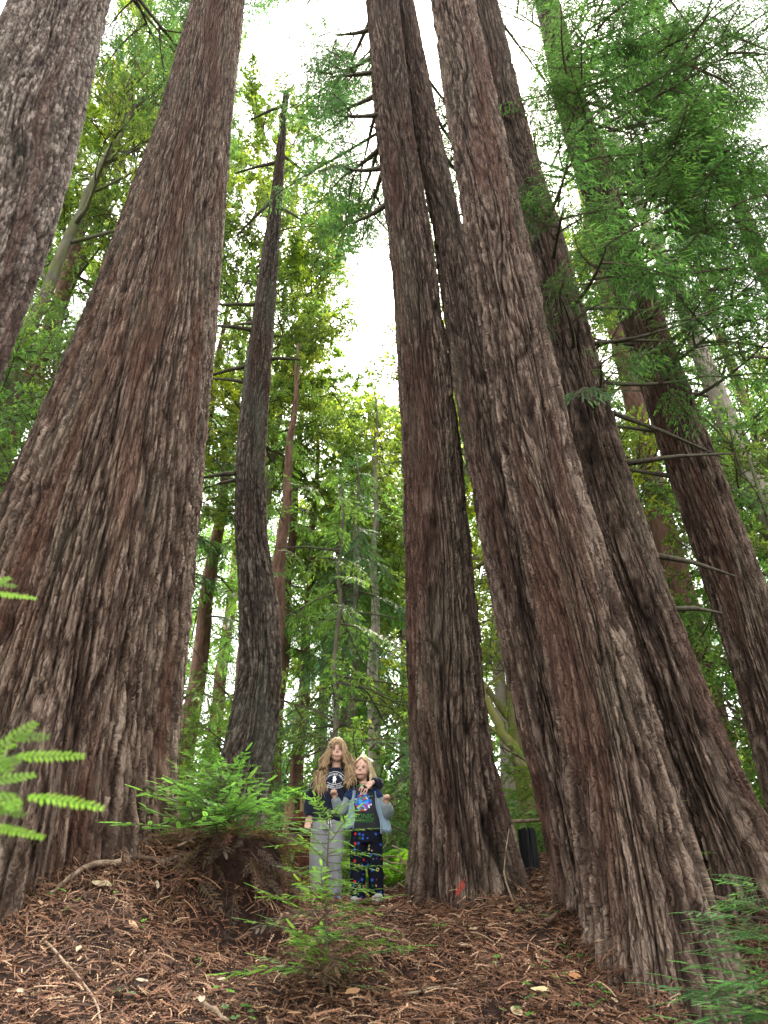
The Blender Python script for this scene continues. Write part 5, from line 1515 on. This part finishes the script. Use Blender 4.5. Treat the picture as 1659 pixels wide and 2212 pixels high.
# shoulder length hair, swept off the face to one side
rng = random.Random(14); paths = []
hc = Vector((-.190, oy + .014, 1.104))
for i in range(520):
    phi = rng.uniform(-math.pi, math.pi); fr = abs(phi + .25)
    def sk(pol, ph, k=1.0): return hc + Vector((math.sin(ph) * .083 * math.sin(pol) * k, -math.cos(ph) * .095 * math.sin(pol) * k, .106 * math.cos(pol) * k))
    tint = min(1, max(0, rng.gauss(.58, .25))); w = rng.uniform(.0017, .0034); k = rng.uniform(1.0, 1.09)
    part = -.35
    if fr < .85:
        sgn = 1 if phi > part + rng.gauss(0, .12) else -1
        t_ = rng.uniform(.6, 1.0)
        pts = [sk(.10, phi, k), sk(.50, phi + sgn * .12, k), sk(.88 + .12 * rng.random(), phi + sgn * .45, k), sk(1.18, phi + sgn * 1.0 * t_ + sgn * .15, k), sk(1.5, phi + sgn * 1.45 * t_ + sgn * .25, k)]
    else:
        pts = [sk(.15, phi, k), sk(.6, phi, k), sk(1.1, phi * 1.02, k), sk(1.55, phi * 1.04, k)]
    q = pts[-1]; sgn = 1 if q.x > hc.x else -1
    if sgn > 0 or fr > 1.2:
        ln = rng.uniform(.5, 1.0) * (1.1 if sgn > 0 else .75)
        pts += [q + Vector((sgn * .014 + rng.gauss(0, .006), .004, -.07 * ln)), q + Vector((sgn * .022 + rng.gauss(0, .012), .0, -.15 * ln)), q + Vector((sgn * .012 + rng.gauss(0, .012), -.004, -.22 * ln))]
    else:
        pts += [q + Vector((-.008 + rng.gauss(0, .005), .0, -.05 * rng.random()))]
    paths.append((pts, tint, w))
hb = MB(); strands(hb, rng, paths, .004)
# a loose plait over the right hand shoulder
for k in range(3):
    pts = []
    for j in range(15):
        t = j / 14; a = t * 14 + k * 2.094
        pts.append((-.120 + .020 * math.sin(t * 2) - .03 * t + .011 * math.cos(a), oy - .045 - .03 * t + .008 * math.sin(a), 1.045 - .135 * t))
    hb.tube(pts, [.0085 * (1 - .4 * j / 14) for j in range(15)], 6, 0, .45 + .1 * k)
hair2 = hb.obj('hair', [HAIR2], k2)
capm = MB(); ell(capm, (-.190, oy + .022, 1.116), (.079, .090, .097), None, 18, 14)
sv = capm.v; keep = [f for f in capm.f if all(not (sv[i].y < oy + .0 and sv[i].z < 1.148) for i in f)]
capm.f, capm.mi = keep, [0] * len(keep); capm.t = [.35] * len(capm.v)
capm.obj('scalp_hair', [HAIR2], hair2)
b = MB()
for (dx, dz, rx) in ((-.014, .008, .5), (.012, -.010, -.4), (.0, .0, 0)):
    ell(b, (-.122 + dx, oy - .030, 1.170 + dz), (.016, .010, .011), (0, rx, 0), 10, 8)
b.obj('hair_bow', [WHITE_P], hair2)
# ------------------------------------------------------------------ stumps, sticks, leaves and other small things on the bank
def stump_mesh(name, r, h, mat, seed, n=40, jag=.3, taper=.8, flare=1.3, lean=(0, 0)):
    """splintered stump: uneven broken top edge, hollowed heart"""
    rng = random.Random(seed); vs, fs = [], []
    top = [h * (1 - jag * abs(math.sin(i * 1.7 + seed) * math.sin(i * .61 + seed * 2)) - jag * .5 * rng.random()) for i in range(n)]
    rows = 14
    for j in range(rows + 1):
        t = j / rows
        for i in range(n):
            a = 2 * math.pi * i / n
            z = -.25 + (top[i] + .25) * t
            rr = r * (flare + (taper - flare) * min(1, t * 2.2) ** .6 + (0 if t < .5 else 0)) * (1 + .10 * math.sin(a * 5 + seed) + .07 * math.sin(a * 11 + seed * 3) + rng.uniform(-.02, .02))
            vs.append((rr * math.cos(a) + lean[0] * t, rr * math.sin(a) + lean[1] * t, z))
    for j in range(3):
        for i in range(n):
            a = 2 * math.pi * i / n; k = (.80, .5, .12)[j]
            vs.append((r * taper * k * math.cos(a) + lean[0], r * taper * k * math.sin(a) + lean[1], top[i] * (1 - .10 * (j + 1)) - .15 * h * rng.random()))
    for j in range(rows + 3):
        for i in range(n):
            k = (i + 1) % n; fs.append((j * n + i, j * n + k, (j + 1) * n + k, (j + 1) * n + i))
    fs.append(tuple((rows + 3) * n + i for i in range(n)))
    mb = MB(); mb.add(vs, fs); return mb.mesh(name, [mat], False)
def wood_mat(name, a, b, sc=(30, 30, 3)):
    m, nt, out = new_mat(name); tc = N(nt, 'TexCoord').outputs['Object']
    n1 = noise(nt, mapping(nt, tc, sc), 1.0, 5, .65, .4); n2 = noise(nt, tc, 4, 3)
    c = mixc(nt, mth(nt, 'MULTIPLY', n2, .5), ramp(nt, n1, [(.3, a), (.7, b)]), a)
    principled(nt, out, c, .9, .15, bump(nt, n1, 1.0, .02)); return m
PALEW = wood_mat('weathered_wood', (.11, .065, .035), (.40, .27, .16))
ROT = wood_mat('rotten_red_wood', (.030, .012, .007), (.13, .050, .026), (14, 14, 14))
CHARW = wood_mat('charred_wood', (.006, .006, .007), (.030, .030, .033))
TANW = wood_mat('broken_tan_wood', (.10, .055, .025), (.33, .20, .10))
STICK = wood_mat('pale_stick', (.14, .095, .065), (.40, .30, .22), (25, 25, 25))
DSTICK = wood_mat('brown_stick', (.055, .034, .024), (.17, .11, .08), (25, 25, 25))

def thing_mesh(name, me, loc, label, cat, group=None, rz=0):
    o = link(bpy.data.objects.new(name, me)); o.location = loc; o.rotation_euler = (0, 0, rz)
    return tag(o, label, cat, group)
# pale splintered stump left of the taller child, with a rotten log beside it
st = empty('splintered_stump', onground(-1.00, 8.6)); tag(st, 'pale splintered stump left of the taller child', 'stump')
for (dx, r, h, sd_, lean) in ((-.06, .085, .98, 3, (.02, 0)), (.07, .065, 1.02, 8, (.05, .02)), (-.13, .06, .55, 12, (-.04, 0))):
    o = link(bpy.data.objects.new('splinter', stump_mesh('splinter', r, h, PALEW, sd_, 26, .16, .62, 1.6, lean)), st); o.location = (dx, 0, 0)
lm = MB(); pts = limb_curve((0, 0, 0), (1, .25, .1), .5, random.Random(3), .02, 8, .05)
lm.tube(pts, [.06, .10, .12, .13, .12, .12, .10, .08, .05], 22, rough=.22, rng=random.Random(5))
o = lm.obj('rotten_log', [ROT], None, False); o.location = onground(-.98, 8.25, .62)
tag(o, 'crumbling red rotten log against the pale splintered stump', 'log')
lm = MB(); lm.tube([(0, 0, -.5), (0, 0, .3), (.02, 0, .62)], [.2, .15, .10], 18, rough=.2, rng=random.Random(6))
o = lm.obj('rotten_stump', [ROT], None, False); o.location = onground(-.78, 8.4, 0)
tag(o, 'low rotten stump under the crumbling red log', 'stump')
# charred stump and tan broken stump in the gap right of the blazed redwood
t = thing_mesh('charred_stump', stump_mesh('charred_stump', .10, .34, CHARW, 5, 30, .07, .75, 1.25, (-.02, 0)), onground(1.30, 7.15), 'small charred black stump right of the blazed redwood', 'stump')
t = thing_mesh('broken_stump', stump_mesh('broken_stump', .13, .62, TANW, 9, 30, .3, .75, 1.3, (.03, 0)), onground(1.62, 7.55), 'tan broken stump behind the charred one', 'stump')
mb = MB(); mb.tube(limb_curve((0, 0, 0), (1, .1, .18), .65, random.Random(2), .0, 6, .06), [.022, .021, .02, .018, .016, .014, .01], 7)
mb.tube(limb_curve((.1, .01, .02), (.05, 0, 1), .12, random.Random(4), 0, 3, .1), [.013, .010, .008, .004], 6)
o = mb.obj('bleached_branch', [STICK]); o.location = onground(1.05, 7.7, .38); tag(o, 'bleached branch lying behind the charred stump', 'branch')
mb = MB(); mb.tube([(0, 0, -.05), (.02, 0, .25), (.06, .02, .5)], [.035, .03, .018], 6, rough=.2, rng=RNG)

def stick(label, pts, r, mat, forks=0, seed=1, name='stick', lift=None):
    rng = random.Random(seed)
    P = [Vector(p) for p in pts]
    o0 = P[0].copy()
    fine, rad = soft([p - o0 for p in P], [r * (1 - .5 * i / (len(P) - 1)) for i in range(len(P))], 4)
    fine = [p + Vector((rng.gauss(0, r * .25), rng.gauss(0, r * .25), rng.gauss(0, r * .2))) for p in fine]
    mb = MB(); mb.tube(fine, rad, 7, rough=.1, rng=rng)
    for k in range(forks):
        i = rng.randrange(2, len(fine) - 2)
        mb.tube(limb_curve(fine[i], Vector((rng.gauss(0, 1), rng.gauss(0, 1), rng.uniform(.1, .8))), .12, rng, 0, 3), [r * .5, r * .4, r * .3, r * .15], 5)
    o = mb.obj(name, [mat]); o.location = o0
    return tag(o, label, 'stick', 'sticks on the bank')
def G(x, y, dz=.02): return (x, y, gz(x, y) + dz)
stick('broken stick leaning against the foot of the widest redwood', [G(-1.95, 5.30, .02), (-1.98, 5.32, gz(-1.98, 5.32) + .16), (-2.06, 5.36, gz(-2.06, 5.36) + .34)], .024, STICK, 0, 1)
stick('short peeled stick lying crooked below the leaning one', [G(-1.70, 5.22, .05), G(-1.84, 5.12, .06), G(-1.93, 4.98, .05), G(-1.97, 4.88, .02)], .022, STICK, 0, 2)
stick('long grey branch lying along the foot of the widest redwood', [G(-1.62, 5.30, .06), G(-1.45, 5.33, .05), G(-1.25, 5.30, .05), G(-1.08, 5.28, .02)], .015, DSTICK, 2, 3)
stick('long thin twig running down the litter at the lower left', [G(-1.78, 4.50), G(-1.55, 4.32), G(-1.35, 4.12), G(-1.22, 3.86), G(-1.16, 3.70)], .008, STICK, 1, 4)
stick('thin twig in the litter below the root mound', [G(-1.25, 4.50), G(-1.05, 4.42), G(-.93, 4.30)], .007, DSTICK, 1, 5)
stick('curved twig on the path below the children', [G(-.05, 5.1), G(.05, 4.98), G(.12, 5.02), G(.18, 5.20)], .006, STICK, 1, 6)
stick('slender pale twig leaning on the blazed redwood', [(.90, 5.78, gz(.90, 5.78) + .02), (.86, 5.84, gz(.86, 5.84) + .22), (.93, 5.90, gz(.93, 5.90) + .50)], .007, STICK, 0, 7)
stick('grey root-like stick running into the foot of the slim redwood', [G(1.00, 5.25, .03), G(1.10, 5.30, .05), G(1.22, 5.36, .08)], .020, DSTICK, 0, 8)
stick('fallen branch wedged behind the foremost right redwood', [(1.95, 5.5, 2.05), (2.25, 5.35, 1.98), (2.6, 5.2, 1.86)], .035, DSTICK, 1, 9)
stick('pale splinter lying among the bottom litter', [G(-.85, 4.15), G(-.75, 4.05), G(-.70, 3.98)], .016, STICK, 0, 10)
stick('straw coloured stick below the sapling, bottom middle', [G(.10, 4.3), G(.28, 4.36), G(.42, 4.42)], .007, STICK, 0, 11)
stick('thin stick crossing the litter left of the foremost redwood', [G(.62, 4.5), G(.78, 4.62), G(.95, 4.78)], .006, DSTICK, 1, 12)
# tangle of dead twigs right of the smaller child
bp = empty('brush_pile', onground(.12, 7.7)); tag(bp, 'tangle of bare dead twigs between the smaller child and the blazed redwood', 'brush pile')
rbp = random.Random(12)
for i in range(44):
    p = Vector((rbp.uniform(-.35, .45), rbp.uniform(-.3, .5), rbp.uniform(-.02, .5)))
    mb = MB(); L = rbp.uniform(.4, .9)
    mb.tube(limb_curve(p, (rbp.gauss(0, 1), rbp.gauss(0, .6), rbp.gauss(0, .5)), L, rbp, rbp.uniform(-.12, .05), 7, .16), [.008 * (1 - .8 * k / 7) for k in range(8)], 5)
    mb.obj('twig', [STICK], bp)

# fallen leaves
def fallen_leaf(seed):
    rng = random.Random(seed); mb = MB(); n = 6; L, w = .085, .020
    vs = []
    for k in range(n + 1):
        t = k / n; ww = w * math.sin(math.pi * (.04 + .92 * t)) ** .8; c = .10 * math.sin(t * math.pi) * L + .01 * math.sin(t * 7 + seed)
        vs += [(L * (t - .5), -ww, c * .4 + ww * .3), (L * (t - .5), 0, c * .4), (L * (t - .5), ww, c * .4 + ww * .35)]
    fs = []
    for k in range(n):
        for j in range(2): fs.append((3 * k + j, 3 * k + j + 1, 3 * k + j + 4, 3 * k + j + 3))
    mb.add(vs, fs, 1, .5)
    mb.tube([(-L * .5, 0, 0), (-L * .62, 0, .004)], [.0012, .0008], 4, 0)
    return mb.mesh('fallen_leaf', [TWIG, DRYLEAF])
FL = [fallen_leaf(s) for s in range(3)]
rf = random.Random(23)
spots = [(-1.72, 5.02, 1.5, (.42, .33, .20)), (-1.42, 4.75, 1.3, (.34, .22, .12)), (.98, 4.55, 1.0, (.42, .20, .09)), (1.32, 6.55, 1.3, (.40, .34, .24)), (1.02, 5.95, 1.1, (.40, .33, .27)), (1.30, 6.9, 1.5, (.22, .20, .15)), (.30, 5.9, 1.0, (.45, .32, .22)), (-.02, 5.75, .9, (.4, .32, .25)),
         (.75, 4.25, 1.2, (.40, .33, .18)), (.60, 4.05, 1.0, (.38, .30, .18)), (.25, 4.45, .9, (.35, .16, .08)), (1.05, 5.05, 1.0, (.40, .34, .28)), (.92, 5.3, .9, (.38, .30, .22)), (-.15, 4.25, 1.0, (.30, .17, .09)), (1.12, 4.35, .9, (.36, .28, .18)), (.45, 4.9, .8, (.36, .27, .20))]
for i in range(20): spots.append((rf.uniform(-2.0, 1.2), rf.uniform(4.0, 6.4), rf.uniform(.5, .9), rf.choice([(.34, .25, .16), (.30, .18, .10), (.40, .32, .24)])))
for (x, y, s, c) in spots:
    p, nrm = ground_frame(x, y)
    o = bpy.data.objects.new('fallen_leaf', rf.choice(FL))
    o.matrix_world = Matrix.Translation(p + nrm * .034) @ nrm.to_track_quat('Z', 'Y').to_matrix().to_4x4() @ Matrix.Rotation(rf.uniform(0, 6.28), 4, 'Z') @ Matrix.Rotation(rf.uniform(-.4, .4), 4, 'X') @ Matrix.Scale(s, 4)
    o.color = (*c, 1); link(o)
    tag(o, 'dry fallen leaf curled on the needle litter', 'leaf', 'fallen leaves on the litter')

# redwood sorrel
def sorrel_leaf():
    mb = MB()
    for k in range(3):
        a = k * 2.094; d = Vector((math.cos(a), math.sin(a), .12)); s = Vector((-math.sin(a), math.cos(a), 0)); r = .021
        vs = [Vector((0, 0, 0)), d * r * .55 + s * r * .62 + Vector((0, 0, .002)), d * r * 1.05 + s * r * .45, d * r * .88 - Vector((0, 0, .002)), d * r * 1.05 - s * r * .45, d * r * .55 - s * r * .62 + Vector((0, 0, .002))]
        mb.add(vs, [(0, 1, 2, 3), (0, 3, 4, 5)], 1, .5)
    mb.tube([(0, 0, 0), (.004, 0, -.03), (0, .003, -.06)], [.0012, .0012, .0014], 4, 0, cap=False)
    return mb.mesh('sorrel_leaf', [TWIG, BROAD])
SL = sorrel_leaf()
rs = random.Random(51)
clusters = [(.98, 5.55, 4), (1.10, 5.62, 3), (1.05, 5.30, 4), (1.18, 5.45, 3), (.98, 4.95, 3), (1.06, 4.80, 3), (.85, 4.60, 3), (.90, 4.40, 4), (1.02, 4.30, 3), (1.10, 4.45, 3), (.72, 4.15, 3), (.62, 4.0, 3), (.95, 4.05, 3), (1.2, 4.2, 3),
            (-.80, 4.20, 3), (-.68, 4.02, 3), (-.62, 3.88, 2), (-1.0, 4.55, 2), (-1.75, 4.75, 3), (-1.95, 4.85, 3), (-2.05, 4.9, 2), (-1.6, 4.95, 2), (-1.35, 4.85, 2), (-2.0, 5.3, 3), (-1.2, 4.1, 2), (.35, 5.3, 2), (1.3, 5.9, 3), (.55, 4.5, 2)]
for (x, y, n) in clusters:
    t = empty('sorrel_plant', onground(x, y)); tag(t, 'three leaved green sorrel growing through the litter', 'sorrel', 'sorrel on the bank')
    for k in range(n):
        dx, dy = rs.gauss(0, .045), rs.gauss(0, .045)
        put(SL, t, (dx, dy, gz(x + dx, y + dy) - gz(x, y) + rs.uniform(.035, .065)), rs.uniform(0, 6.28), rs.uniform(-.35, .35), rs.uniform(-.35, .35), rs.uniform(.7, 1.25), jit((.085, .20, .06), rs), 'leaf')

# red blaze painted on the blazed redwood's front root
trD = [c for c in tD.children if c.name.startswith('trunk')][0]
co = np.empty(len(trD.data.vertices) * 3, dtype=np.float32); trD.data.vertices.foreach_get('co', co); co = co.reshape(-1, 3)
pv_ = np.empty(len(trD.data.polygons) * 4, dtype=np.int32); trD.data.polygons.foreach_get('vertices', pv_); pv_ = pv_.reshape(-1, 4)
pv_ = pv_[(co[pv_[:, 0], 2] > 1.9) & (co[pv_[:, 0], 2] < 2.4)]
uq, inv = np.unique(pv_.ravel(), return_inverse=True)
bvD = BVHTree.FromPolygons([Vector(q) for q in co[uq].tolist()], inv.reshape(-1, 4).tolist())
pv, pf, nu, nv = [], [], 12, 18
for j in range(nv + 1):
    for i in range(nu + 1):
        u, w_ = i / nu - .5, j / nv - .5
        x = .545 + u * .055 + w_ * .060; z = 2.13 + w_ * .12 + u * .015
        hit = bvD.ray_cast(Vector((x, 4.5, z)), Vector((0, 1, 0)))
        pv.append((hit[0] if hit[0] else Vector((x, 5.9, z))) + Vector((0, -.004, 0)))
rp = random.Random(3)
for j in range(nv):
    for i in range(nu):
        d = (2 * (i + .5) / nu - 1) ** 2 + (2 * (j + .5) / nv - 1) ** 2
        if d < .95 and rp.random() > .30 + .45 * d:
            q = j * (nu + 1) + i; pf.append((q, q + 1, q + nu + 2, q + nu + 1))
mb = MB(); mb.add(pv, pf)
o = mb.obj('paint_blaze', [plain_mat('red_paint', (.30, .038, .028), .8)], tD); o.location = Vector((0, 0, 0)) - tD.location
o['label'] = 'patch of red paint on the front root'
